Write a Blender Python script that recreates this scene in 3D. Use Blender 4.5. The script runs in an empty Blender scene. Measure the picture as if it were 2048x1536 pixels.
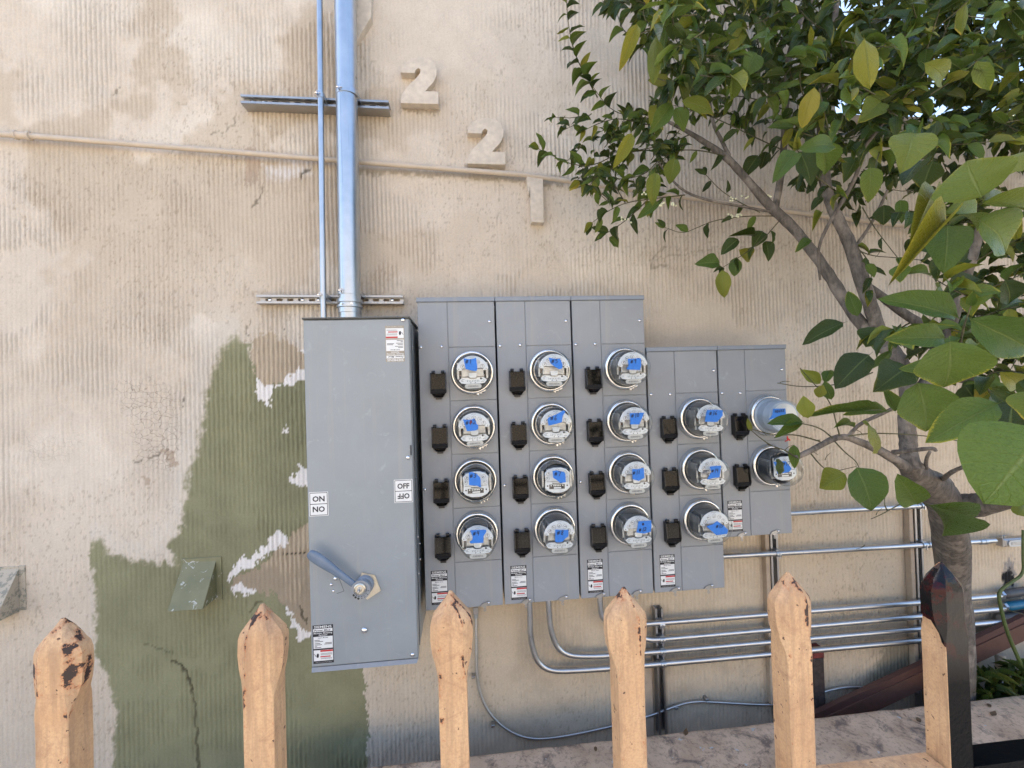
import bpy, bmesh, math, random
import numpy as np
from mathutils import Vector, Matrix
rnd = random.Random(7)
NR = np.random.RandomState(11)
H = 2.1                       # eye height above the planter ground
F, YAW, PITCH, ROLL = 904.1, .0995, .0128, -.0308
WALL = 2.3                    # distance eye - wall

# ---------------------------------------------------------------- camera, sky, sun, exposure
def basis():
    f = Vector((math.sin(YAW)*math.cos(PITCH), math.cos(YAW)*math.cos(PITCH), math.sin(PITCH)))
    r = f.cross(Vector((0, 0, 1))).normalized(); u = r.cross(f)
    return r*math.cos(ROLL)+u*math.sin(ROLL), -r*math.sin(ROLL)+u*math.cos(ROLL), f
CR, CU, CF = basis()
sc = bpy.context.scene
cam = bpy.data.cameras.new('camera'); co = bpy.data.objects.new('camera', cam)
sc.collection.objects.link(co); sc.camera = co
cam.sensor_width = 36; cam.lens = F/2048*36; cam.clip_start = .02; cam.clip_end = 400
m = Matrix((CR, CU, -CF)).transposed().to_4x4(); m.translation = Vector((0, 0, H)); co.matrix_world = m
SUN_EL, SUN_ROT = math.radians(52), math.radians(-38)     # high sun behind the building, to its left
w = bpy.data.worlds.new('World'); sc.world = w; w.use_nodes = True
nt = w.node_tree; sky = nt.nodes.new('ShaderNodeTexSky'); sky.sky_type = 'NISHITA'
sky.sun_disc = False; sky.sun_elevation = SUN_EL; sky.sun_rotation = SUN_ROT
sky.air_density = 1.0; sky.dust_density = 2.2; sky.ozone_density = .7
bg = nt.nodes['Background']; bg.inputs[1].default_value = .15; nt.links.new(sky.outputs[0], bg.inputs[0])
sl = bpy.data.lights.new('sun', 'SUN'); sl.energy = 5; sl.angle = math.radians(.53); sl.color = (1, .93, .82)
so = bpy.data.objects.new('sun', sl); sc.collection.objects.link(so)
sd = Vector((math.sin(SUN_ROT)*math.cos(SUN_EL), math.cos(SUN_ROT)*math.cos(SUN_EL), math.sin(SUN_EL)))
so.rotation_euler = sd.to_track_quat('Z', 'Y').to_euler()
sc.view_settings.view_transform = 'Standard'; sc.view_settings.look = 'None'
sc.view_settings.exposure = 1.86; sc.view_settings.gamma = 1
sc.render.engine = 'CYCLES'; cy = sc.cycles
cy.use_denoising = True; cy.max_bounces = 9; cy.diffuse_bounces = 5; cy.glossy_bounces = 4
cy.transparent_max_bounces = 16; cy.transmission_bounces = 4; cy.sample_clamp_indirect = 6
cy.caustics_reflective = False; cy.caustics_refractive = False

# ---------------------------------------------------------------- helpers
def unp(u, v, Y):
    d = CR*((u-1024)/F)+CU*((768-v)/F)+CF
    p = d*(Y/d.y); return Vector((p.x, p.y, p.z+H))
def proj_np(x, y, z):
    z = z-H
    a = x*CR.x+y*CR.y+z*CR.z; b = x*CU.x+y*CU.y+z*CU.z; c = x*CF.x+y*CF.y+z*CF.z
    return 1024+F*a/c, 768-F*b/c

class MB:
    def __init__(s): s.v = []; s.f = []; s.uv = None
    def add(s, v, f):
        n = len(s.v); s.v += [tuple(p) for p in v]; s.f += [tuple(i+n for i in q) for q in f]; return s
    def box(s, x0, x1, y0, y1, z0, z1):
        v = [(x, y, z) for z in (z0, z1) for y in (y0, y1) for x in (x0, x1)]
        return s.add(v, [(0, 2, 3, 1), (4, 5, 7, 6), (0, 1, 5, 4), (2, 6, 7, 3), (0, 4, 6, 2), (1, 3, 7, 5)])
    def bbox(s, x0, x1, y0, y1, z0, z1, c=.002):
        """box facing -y whose front edges are chamfered by c"""
        v = [(x0, y1, z0), (x1, y1, z0), (x1, y1, z1), (x0, y1, z1), (x0, y0+c, z0), (x1, y0+c, z0), (x1, y0+c, z1), (x0, y0+c, z1),
             (x0+c, y0, z0+c), (x1-c, y0, z0+c), (x1-c, y0, z1-c), (x0+c, y0, z1-c)]
        f = [(0, 3, 2, 1), (8, 9, 10, 11)]
        for i in range(4):
            j = (i+1) % 4; f += [(i, j, 4+j, 4+i), (4+i, 4+j, 8+j, 8+i)]
        return s.add(v, f)
    def tube(s, pts, r, n=12, cap=True, wob=0):
        pts = [Vector(p) for p in pts]; k = len(pts)
        rr = r if isinstance(r, (list, tuple)) else [r]*k
        t = [(pts[min(i+1, k-1)]-pts[max(i-1, 0)]).normalized() for i in range(k)]
        a = t[0].orthogonal().normalized(); V = []
        for i in range(k):
            a = (a-t[i]*a.dot(t[i])).normalized(); b = t[i].cross(a)
            V += [pts[i]+(a*math.cos(q)+b*math.sin(q))*rr[i]*(1+wob*(math.sin(3*q+i*.9)*.5+math.sin(5*q-i*1.7)*.3+math.sin(2*q+i*.37)*.6)) for q in [2*math.pi*j/n for j in range(n)]]
        Fc = [(i*n+j, i*n+(j+1) % n, (i+1)*n+(j+1) % n, (i+1)*n+j) for i in range(k-1) for j in range(n)]
        if cap: Fc += [tuple(range(n))[::-1], tuple((k-1)*n+j for j in range(n))]
        return s.add(V, Fc)
    def lathe(s, prof, c=(0, 0, 0), n=48):
        """profile of (radius, y) turned round the y axis through c"""
        V = [(c[0]+r*math.cos(q), c[1]+y, c[2]+r*math.sin(q)) for r, y in prof for q in [2*math.pi*j/n for j in range(n)]]
        Fc = [(i*n+j, i*n+(j+1) % n, (i+1)*n+(j+1) % n, (i+1)*n+j) for i in range(len(prof)-1) for j in range(n)]
        return s.add(V, Fc)
    def prism(s, poly, y0, y1):
        """polygon in (x,z) from y0 (front) to y1"""
        n = len(poly); V = [(x, y0, z) for x, z in poly]+[(x, y1, z) for x, z in poly]
        ar = sum(poly[i][0]*poly[(i+1) % n][1]-poly[(i+1) % n][0]*poly[i][1] for i in range(n))
        fr = list(range(n)) if ar > 0 else list(range(n))[::-1]
        Fc = [tuple(fr), tuple(i+n for i in fr[::-1])]
        for i in range(n):
            j = (i+1) % n; q = (i, i+n, j+n, j)
            Fc.append(q if ar > 0 else q[::-1])
        return s.add(V, Fc)
    def ribbon(s, pts, wd, y=0):
        """flat stroke in the xz plane"""
        for (x0, z0), (x1, z1) in zip(pts[:-1], pts[1:]):
            dx, dz = x1-x0, z1-z0; L = math.hypot(dx, dz) or 1e-6; nx, nz = -dz/L*wd/2, dx/L*wd/2; ex, ez = dx/L*wd*.35, dz/L*wd*.35
            y -= 1e-5
            s.add([(x0+nx-ex, y, z0+nz-ez), (x0-nx-ex, y, z0-nz-ez), (x1-nx+ex, y, z1-nz+ez), (x1+nx+ex, y, z1+nz+ez)], [(0, 1, 2, 3)])
        return s
    def build(s, name, mt, parent=None, smooth=False, ang=40, local=False, label=None):
        me = bpy.data.meshes.new(name)
        off = Vector((0, 0, 0)) if (parent is None or local) else base_of(parent)
        me.from_pydata([(x-off.x, y-off.y, z-off.z) for x, y, z in s.v], [], s.f)
        me.materials.append(mt); me.update()
        if smooth:
            me.polygons.foreach_set('use_smooth', [True]*len(me.polygons))
            if ang < 180: me.set_sharp_from_angle(angle=math.radians(ang))
        o = bpy.data.objects.new(name, me); sc.collection.objects.link(o)
        if parent: o.parent = parent
        if label: o['label'] = label
        return o
def base_of(o):
    p = Vector(o.location)
    while o.parent: o = o.parent; p += Vector(o.location)
    return p
def tag(o, label=None, cat=None, group=None, kind=None):
    if label: o['label'] = label
    if cat: o['category'] = cat
    if group: o['group'] = group
    if kind: o['kind'] = kind
    return o
def thing(name, loc, label, cat, group=None):
    o = bpy.data.objects.new(name, None); sc.collection.objects.link(o); o.location = loc; o.empty_display_size = .05
    return tag(o, label, cat, group)
def copy_tree(o, parent=None):
    c = o.copy(); sc.collection.objects.link(c); c.parent = parent
    for ch in list(o.children): copy_tree(ch, c)
    return c
def smooth_path(pts, it=3):
    pts = [Vector(p) for p in pts]
    for _ in range(it):
        q = [pts[0]]
        for a, b in zip(pts[:-1], pts[1:]): q += [a*.75+b*.25, a*.25+b*.75]
        pts = q+[pts[-1]]
    return pts
_tc = {}
def text_mb(mb, txt, size, x, y, z, flip=False, width=None, bold=0.0, align='CENTER', shear=0):
    """flat lettering facing -y, centred on x, baseline z"""
    key = (txt, bold, shear)
    if key not in _tc:
        cu = bpy.data.curves.new('t', 'FONT'); cu.body = txt; cu.size = 1; cu.align_x = 'LEFT'; cu.offset = bold; cu.shear = shear; cu.resolution_u = 2
        ob = bpy.data.objects.new('t', cu); sc.collection.objects.link(ob)
        dg = bpy.context.evaluated_depsgraph_get(); me = bpy.data.meshes.new_from_object(ob.evaluated_get(dg))
        _tc[key] = ([tuple(v.co) for v in me.vertices], [tuple(p.vertices) for p in me.polygons])
        bpy.data.objects.remove(ob); bpy.data.curves.remove(cu); bpy.data.meshes.remove(me)
    V, Fc = _tc[key]
    xs = [v[0] for v in V]; x0, x1 = min(xs), max(xs)
    sx = width/(x1-x0) if width else size
    ox = (x0+x1)/2 if align == 'CENTER' else x0
    k = -1 if flip else 1
    mb.add([(x+k*(v[0]-ox)*sx, y, z+k*v[1]*size) for v in V], Fc)

# ---------------------------------------------------------------- materials
class NG:
    def __init__(s, name):
        s.m = bpy.data.materials.new(name); s.m.use_nodes = True; s.t = s.m.node_tree; s.b = s.t.nodes['Principled BSDF']; s.out = s.t.nodes['Material Output']
        s.tc = s.n('ShaderNodeTexCoord')
    def n(s, ty, **k):
        o = s.t.nodes.new(ty)
        for a, b in k.items(): setattr(o, a, b)
        return o
    def l(s, a, b): s.t.links.new(a, b)
    def noise(s, scale, det=4, rough=.55, vec=None, dist=0):
        o = s.n('ShaderNodeTexNoise'); o.inputs['Scale'].default_value = scale; o.inputs['Detail'].default_value = det
        o.inputs['Roughness'].default_value = rough; o.inputs['Distortion'].default_value = dist
        s.l(vec or s.tc.outputs['Object'], o.inputs['Vector']); return o.outputs[0]
    def ramp(s, x, a, b, ca=(0, 0, 0), cb=(1, 1, 1)):
        o = s.n('ShaderNodeValToRGB'); e = o.color_ramp.elements; e[0].position = a; e[1].position = b
        e[0].color = (*ca, 1); e[1].color = (*cb, 1); s.l(x, o.inputs[0]); return o.outputs[0]
    def mix(s, fac, a, b, mode='MIX'):
        o = s.n('ShaderNodeMix', data_type='RGBA', blend_type=mode)
        for i, x in ((0, fac), (6, a), (7, b)):
            if hasattr(x, 'links'): s.l(x, o.inputs[i])
            elif i == 0: o.inputs[0].default_value = x
            else: o.inputs[i].default_value = (*x, 1)
        return o.outputs[2]
    def math(s, op, a, b=0):
        o = s.n('ShaderNodeMath', operation=op)
        for i, x in ((0, a), (1, b)):
            if hasattr(x, 'links'): s.l(x, o.inputs[i])
            else: o.inputs[i].default_value = x
        return o.outputs[0]
    def bump(s, h, st=.3, dist=.001):
        o = s.n('ShaderNodeBump'); o.inputs['Strength'].default_value = st; o.inputs['Distance'].default_value = dist
        s.l(h, o.inputs['Height']); s.l(o.outputs[0], s.b.inputs['Normal'])
    def set(s, col=None, rough=None, metal=None, spec=None):
        for k, x in (('Base Color', col), ('Roughness', rough), ('Metallic', metal), ('Specular IOR Level', spec)):
            if x is None: continue
            if hasattr(x, 'links'): s.l(x, s.b.inputs[k])
            elif k == 'Base Color': s.b.inputs[k].default_value = (*x, 1)
            else: s.b.inputs[k].default_value = x
        return s.m
def plain(name, col, rough=.5, metal=0, var=.12, scale=30, bump=0, spec=None):
    g = NG(name); n = g.noise(scale, 5)
    c = g.mix(g.ramp(n, .3, .7), tuple(x*(1-var) for x in col), tuple(min(1, x*(1+var)) for x in col))
    if bump: g.bump(g.noise(scale*8, 3), bump, .001)
    return g.set(c, rough, metal, spec)
M = {}
def mk_wall():
    g = NG('painted_combed_stucco'); at = g.n('ShaderNodeAttribute', attribute_name='paint')
    ck = g.n('ShaderNodeAttribute', attribute_name='craze')
    n1 = g.noise(9, 5, .6); n2 = g.noise(120, 4, .6)
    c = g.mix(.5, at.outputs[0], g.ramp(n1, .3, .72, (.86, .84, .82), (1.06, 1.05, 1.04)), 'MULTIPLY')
    c = g.mix(.35, c, g.ramp(n2, .3, .7, (.75, .74, .72), (1.12, 1.12, 1.12)), 'MULTIPLY')
    vo = g.n('ShaderNodeTexVoronoi', feature='DISTANCE_TO_EDGE'); vo.inputs['Scale'].default_value = 30
    mp = g.n('ShaderNodeMapping'); mp.inputs['Scale'].default_value = (1, 1, 1.25)
    nn = g.n('ShaderNodeTexNoise'); nn.inputs['Scale'].default_value = 25; g.l(g.tc.outputs['Object'], nn.inputs['Vector'])
    vv = g.n('ShaderNodeVectorMath', operation='MULTIPLY_ADD'); vv.inputs[1].default_value = (.02, .02, .02)
    g.l(nn.outputs['Color'], vv.inputs[0]); g.l(g.tc.outputs['Object'], vv.inputs[2]); g.l(vv.outputs[0], mp.inputs[0]); g.l(mp.outputs[0], vo.inputs['Vector'])
    line = g.ramp(vo.outputs['Distance'], .012, .035, (1, 1, 1), (0, 0, 0))
    k = g.math('MULTIPLY', line, ck.outputs['Fac'])
    c = g.mix(g.math('MULTIPLY', k, .6), c, (.17, .12, .08))
    h = g.math('SUBTRACT', g.noise(220, 5, .65), g.math('MULTIPLY', k, 1.5))
    g.bump(h, .55, .0018)
    return g.set(c, .85, 0, .25)
M['wall'] = mk_wall()
M['stucco_plain'] = plain('smooth_beige_stucco', (.5, .4, .3), .85, 0, .1, 6, .4)
def mk_grey(name, col, rough=.42, smudge=1):
    g = NG(name); n1 = g.noise(5, 6, .6, dist=.6); n2 = g.noise(60, 4)
    c = g.mix(g.ramp(n1, .3, .75), tuple(x*.93 for x in col), tuple(x*1.05 for x in col))
    c = g.mix(g.ramp(g.noise(14, 8, .7, dist=1), .6, .72), c, tuple(x*1.2 for x in col))
    ms = g.n('ShaderNodeMapping'); ms.inputs['Scale'].default_value = (26, 26, 1.1); g.l(g.tc.outputs['Object'], ms.inputs[0])
    c = g.mix(g.math('MULTIPLY', g.ramp(g.noise(1, 5, .65, ms.outputs[0]), .56, .74), .35), c, (.42, .38, .31))
    c = g.mix(g.math('MULTIPLY', g.ramp(g.noise(160, 3, .6), .72, .76), .5), c, (.12, .11, .10))
    r = g.ramp(n1, .25, .8, (rough-.08,)*3, (rough+.12,)*3)
    g.bump(g.math('ADD', g.math('MULTIPLY', g.noise(6, 3), 3.0), g.math('MULTIPLY', g.noise(500, 2), .1)), .5, .0012)
    return g.set(c, r, 0, .5)
M['grey'] = mk_grey('grey_enamel', (.295, .31, .325))
M['grey_box'] = mk_grey('grey_enamel_cool', (.30, .325, .335), .36)
M['grey_cap'] = mk_grey('grey_enamel_trim', (.25, .28, .32), .4)
M['dark_gap'] = plain('dark_steel', (.05, .055, .065), .5)
def mk_galv(name, col=(.52, .56, .6), rough=.3):
    g = NG(name); n1 = g.noise(12, 6, .6); mp = g.n('ShaderNodeMapping'); mp.inputs['Scale'].default_value = (180, 180, 1.5); g.l(g.tc.outputs['Object'], mp.inputs[0])
    n2 = g.noise(1, 4, .6, mp.outputs[0])
    c = g.mix(g.ramp(n1, .3, .7), tuple(x*.82 for x in col), col)
    c = g.mix(g.ramp(n2, .62, .75), c, tuple(x*.6 for x in col))
    return g.set(c, g.ramp(n1, .2, .8, (rough-.06,)*3, (rough+.16,)*3), .95)
M['galv'] = mk_galv('galvanised_steel')
M['galv_dark'] = mk_galv('dull_galvanised_steel', (.46, .455, .45), .38)
M['emt'] = mk_galv('conduit_steel', (.6, .61, .62), .3)
M['chrome'] = plain('polished_ring_metal', (.85, .83, .79), .24, 1, .05)
M['brass'] = plain('yellow_zinc_steel', (.66, .56, .36), .3, 1, .1)
M['pale_steel'] = plain('warm_zinc_steel', (.72, .67, .56), .3, 1, .1)
M['screw'] = plain('bright_screw_metal', (.75, .75, .76), .22, 1, .1, 200)
M['black'] = plain('black_plastic', (.008, .008, .009), .35, 0, .1, 80)
M['black_gloss'] = plain('smoky_glossy_plastic', (.006, .006, .006), .07, 0, .1, 80, spec=.22)
M['white_print'] = plain('white_print', (.78, .78, .76), .4, 0, .03)
M['black_print'] = plain('black_print', (.015, .015, .02), .4, 0, .03)
M['red_print'] = plain('red_print', (.5, .03, .03), .4, 0, .03)
M['faded_print'] = plain('faded_print', (.36, .31, .24), .5, 0, .1, 60)
M['blue_print'] = plain('faded_blue_print', (.1, .13, .22), .5, 0, .1, 60)
M['tape'] = plain('blue_masking_tape', (.03, .19, .62), .6, 0, .1, 60, .2)
M['ink'] = plain('marker_ink', (.01, .012, .03), .5)
M['red_ink'] = plain('dark_red_ink', (.12, .01, .015), .5)
M['dial'] = plain('white_dial_plate', (.72, .73, .72), .5, 0, .04)
M['meter_dark'] = plain('dark_meter_inside', (.055, .06, .065), .45)
M['meter_alu'] = plain('meter_frame_metal', (.42, .43, .44), .38, .85, .15, 90)
M['meter_grey'] = plain('pale_grey_meter_body', (.46, .52, .6), .4, 0, .05)
M['copper'] = plain('copper_coil', (.4, .16, .08), .4, .8)
M['barcode'] = plain('pale_barcode_plate', (.6, .58, .53), .5, 0, .1, 150)
M['pipe_paint'] = plain('beige_painted_pipe', (.53, .44, .34), .6, 0, .08, 20, .2)
M['digit'] = plain('beige_painted_numeral', (.61, .53, .43), .8, 0, .14, 30, 1)
M['litter'] = plain('dry_brown_leaf', (.14, .08, .04), .7, 0, .3, 40)
M['red_seal'] = plain('red_plastic_seal', (.6, .03, .03), .4)
def mk_glass():
    g = NG('clear_meter_glass'); t = g.t; t.nodes.remove(g.b)
    tr = g.n('ShaderNodeBsdfTransparent'); tr.inputs[0].default_value = (.93, .95, .95, 1)
    gl = g.n('ShaderNodeBsdfGlossy'); gl.inputs['Roughness'].default_value = .03; gl.inputs[0].default_value = (1, 1, 1, 1)
    lw = g.n('ShaderNodeLayerWeight'); lw.inputs[0].default_value = .5
    p = g.math('POWER', lw.outputs['Facing'], 3.2); f = g.math('ADD', g.math('MULTIPLY', p, .62), .05)
    mx = g.n('ShaderNodeMixShader'); g.l(f, mx.inputs[0]); g.l(tr.outputs[0], mx.inputs[1]); g.l(gl.outputs[0], mx.inputs[2]); g.l(mx.outputs[0], g.out.inputs[0])
    nb = g.n('ShaderNodeBump'); nb.inputs['Strength'].default_value = .12; nb.inputs['Distance'].default_value = .002; g.l(g.noise(18, 2), nb.inputs['Height']); g.l(nb.outputs[0], gl.inputs['Normal'])
    return g.m
M['glass'] = mk_glass()
def mk_picket(name):
    g = NG(name); e = g.n('ShaderNodeAttribute', attribute_name='edge'); bl = g.n('ShaderNodeAttribute', attribute_name='blackness')
    n = g.noise(70, 6, .65); fine = g.noise(420, 4, .6); big = g.noise(14, 5, .6)
    base = g.mix(g.ramp(big, .3, .7), (.50, .30, .155), (.61, .405, .23))
    mv = g.n('ShaderNodeMapping'); mv.inputs['Scale'].default_value = (120, 120, 9); g.l(g.tc.outputs['Object'], mv.inputs[0])
    base = g.mix(g.math('MULTIPLY', g.ramp(g.noise(1, 6, .7, mv.outputs[0]), .46, .66), .65), base, (.29, .18, .11))
    base = g.mix(g.math('MULTIPLY', g.ramp(fine, .42, .7), .5), base, (.34, .19, .10))
    base = g.mix(g.math('MULTIPLY', g.ramp(g.noise(26, 8, .75, dist=1.2), .52, .68), .6), base, (.27, .14, .08))
    rs = g.math('ADD', n, g.math('MULTIPLY', e.outputs['Fac'], .36))
    rm = g.ramp(rs, .745, .765); tr_ = g.ramp(rs, .69, .745)
    c = g.mix(g.math('MULTIPLY', tr_, .6), base, (.42, .13, .04)); c = g.mix(rm, c, (.035, .018, .014))
    spots = g.ramp(g.noise(150, 3, .5), .68, .70); c = g.mix(spots, c, (.10, .05, .03))
    bn = g.ramp(g.math('ADD', bl.outputs['Fac'], g.math('MULTIPLY', g.math('SUBTRACT', n, .5), .35)), .49, .51)
    bc = g.mix(g.math('MULTIPLY', g.ramp(g.noise(48, 5, .7), .5, .58), g.ramp(e.outputs['Fac'], .02, .05)), (.004, .0045, .006), (.03, .002, .003))
    c = g.mix(bn, c, bc)
    hd = g.ramp(e.outputs['Fac'], .015, .05, (.05, .05, .05), (.26, .26, .26)); sp_ = g.mix(bn, (.5, .5, .5), hd)
    r = g.ramp(bn, 0, 1, (.62, .62, .62), (.13, .13, .13)); g.bump(g.math('ADD', g.noise(160, 5, .6), g.math('MULTIPLY', rm, -.6)), .5, .0012)
    return g.set(c, r, 0, sp_)
M['picket'] = mk_picket('chipped_peach_fence_paint')
def mk_ledge():
    g = NG('stained_painted_concrete'); b = g.mix(g.ramp(g.noise(6, 6, .6), .3, .7), (.46, .31, .20), (.72, .52, .36))
    b = g.mix(g.math('MULTIPLY', g.ramp(g.noise(11, 8, .72, dist=.6), .52, .64), .8), b, (.13, .095, .085))
    b = g.mix(g.ramp(g.noise(7, 8, .75, dist=.8), .62, .66), b, (.16, .075, .05))
    b = g.mix(g.math('MULTIPLY', g.ramp(g.noise(60, 5, .7), .52, .7), .6), b, (.1, .08, .07))
    b = g.mix(g.ramp(g.noise(20, 3, .6), .70, .72), b, (.5, .5, .48))
    g.bump(g.noise(90, 7, .7), .8, .002); return g.set(b, .8, 0, .3)
M['ledge'] = mk_ledge()
def mk_bark(name, a, b):
    g = NG(name); mp = g.n('ShaderNodeMapping'); mp.inputs['Scale'].default_value = (1, 1, .35); g.l(g.tc.outputs['Object'], mp.inputs[0])
    n = g.noise(60, 7, .7, mp.outputs[0], .4); c = g.mix(g.ramp(n, .32, .68), a, b)
    c = g.mix(g.math('MULTIPLY', g.ramp(g.noise(14, 4), .55, .65), .5), c, tuple(x*1.7 for x in b))
    g.bump(g.noise(150, 6, .7, mp.outputs[0]), .9, .003); return g.set(c, .8, 0, .3)
M['bark'] = mk_bark('grey_brown_bark', (.065, .056, .048), (.21, .18, .15))
M['twig'] = mk_bark('green_brown_twig_bark', (.05, .045, .025), (.14, .13, .07))
def mk_leaf(name, dark, light, yel):
    g = NG(name); uv = g.n('ShaderNodeUVMap', uv_map='leaf'); sp = g.n('ShaderNodeSeparateXYZ'); g.l(uv.outputs[0], sp.inputs[0])
    oi = g.n('ShaderNodeObjectInfo'); tn = g.n('ShaderNodeAttribute', attribute_name='tone')
    rv = g.math('FRACT', g.math('ADD', oi.outputs['Random'], tn.outputs['Fac']))
    c = g.mix(rv, dark, light)
    a = g.math('ABSOLUTE', g.math('SUBTRACT', sp.outputs[0], .5))
    rib = g.ramp(a, .012, .03, (1, 1, 1), (0, 0, 0))
    # side veins run forward from the midrib
    vv = g.math('FRACT', g.math('SUBTRACT', g.math('MULTIPLY', sp.outputs[1], 9), g.math('MULTIPLY', a, 5)))
    vein = g.ramp(g.math('ABSOLUTE', g.math('SUBTRACT', vv, .5)), .01, .10, (1, 1, 1), (0, 0, 0))
    c = g.mix(g.math('MULTIPLY', g.ramp(g.noise(30, 5, .6), .4, .7), .4), c, tuple(x*.55 for x in dark))
    c = g.mix(g.math('MULTIPLY', vein, .17), c, tuple(min(1, x*1.7) for x in light)); c = g.mix(g.math('MULTIPLY', rib, .5), c, (.2, .25, .08))
    ed = g.math('ADD', g.math('MULTIPLY', a, 1.1), g.math('MULTIPLY', g.math('MULTIPLY', sp.outputs[1], sp.outputs[1]), .35))
    ed = g.math('ADD', ed, g.math('MULTIPLY', g.noise(35, 4), .55))
    ye = g.math('MULTIPLY', g.ramp(ed, .92, 1.08), g.ramp(g.math('FRACT', g.math('MULTIPLY', rv, 7.3)), .25, .7))
    c = g.mix(g.math('MULTIPLY', ye, .85), c, yel)
    c = g.mix(g.math('MULTIPLY', g.ramp(g.math('FRACT', g.math('MULTIPLY', rv, 3.7)), .9, 1), .6), c, yel)
    g.bump(g.math('ADD', g.math('MULTIPLY', vein, -.5), g.math('ADD', g.math('MULTIPLY', rib, -1), g.noise(45, 3))), .7, .0022)
    br = g.math('MULTIPLY', g.ramp(g.math('ADD', ed, g.math('MULTIPLY', g.noise(90, 3), .25)), 1.19, 1.23), g.ramp(g.math('FRACT', g.math('MULTIPLY', rv, 5.1)), .5, .6)); c = g.mix(br, c, (.12, .06, .025))
    c = g.mix(g.math('MULTIPLY', g.ramp(g.noise(170, 2, .5), .70, .73), .7), c, (.16, .12, .03))
    g.set(c, g.ramp(g.noise(40, 3), .3, .7, (.22,)*3, (.42,)*3), 0, .3)
    tl = g.n('ShaderNodeBsdfTranslucent'); g.l(g.mix(.55, c, yel, 'MIX'), tl.inputs[0])
    mx = g.n('ShaderNodeMixShader'); mx.inputs[0].default_value = .24; g.l(g.b.outputs[0], mx.inputs[1]); g.l(tl.outputs[0], mx.inputs[2]); g.l(mx.outputs[0], g.out.inputs[0])
    return g.m
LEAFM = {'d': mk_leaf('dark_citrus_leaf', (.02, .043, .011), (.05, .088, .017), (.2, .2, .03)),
         'm': mk_leaf('mid_citrus_leaf', (.045, .10, .018), (.11, .175, .028), (.36, .34, .04)),
         'y': mk_leaf('yellowing_citrus_leaf', (.095, .15, .02), (.24, .235, .025), (.44, .34, .045))}

# ================================================================ SETTING
def vnoise(x, z, s, seed):
    """smooth value noise with lattice spacing s"""
    r = np.random.RandomState(seed); T = r.rand(256, 256)
    a = x/s+1000; b = z/s+1000; i = np.floor(a).astype(int); j = np.floor(b).astype(int); fx = a-i; fz = b-j
    fx = fx*fx*(3-2*fx); fz = fz*fz*(3-2*fz); i &= 255; j &= 255; i1 = (i+1) & 255; j1 = (j+1) & 255
    return (T[i, j]*(1-fx)+T[i1, j]*fx)*(1-fz)+(T[i, j1]*(1-fx)+T[i1, j1]*fx)*fz
def fbm(x, z, s, seed, o=4):
    t = 0; a = .5; n = 0
    for k in range(o): t = t+a*vnoise(x, z, s/2**k, seed+k); n += a; a *= .55
    return t/n
def sst(x, a, b): t = np.clip((x-a)/(b-a), 0, 1); return t*t*(3-2*t)
def poly_sd(u, v, P):
    """signed distance in px, negative inside"""
    d = np.full(u.shape, 1e9); ins = np.zeros(u.shape, bool)
    for (x0, y0), (x1, y1) in zip(P, P[1:]+P[:1]):
        ex, ey = x1-x0, y1-y0; t = np.clip(((u-x0)*ex+(v-y0)*ey)/(ex*ex+ey*ey+1e-9), 0, 1)
        d = np.minimum(d, (u-x0-t*ex)**2+(v-y0-t*ey)**2)
        if y0 != y1: ins ^= ((y0 > v) != (y1 > v)) & (u < (x1-x0)*(v-y0)/(y1-y0)+x0)
    d = np.sqrt(d); return np.where(ins, -d, d)
def line_d(u, v, P):
    d = np.full(u.shape, 1e9)
    for (x0, y0), (x1, y1) in zip(P[:-1], P[1:]):
        ex, ey = x1-x0, y1-y0; t = np.clip(((u-x0)*ex+(v-y0)*ey)/(ex*ex+ey*ey+1e-9), 0, 1)
        d = np.minimum(d, (u-x0-t*ex)**2+(v-y0-t*ey)**2)
    return np.sqrt(d)
LOWX, LOWZ = 2.08, H+1.42        # beyond LOWX the wall is only LOWZ high
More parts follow.
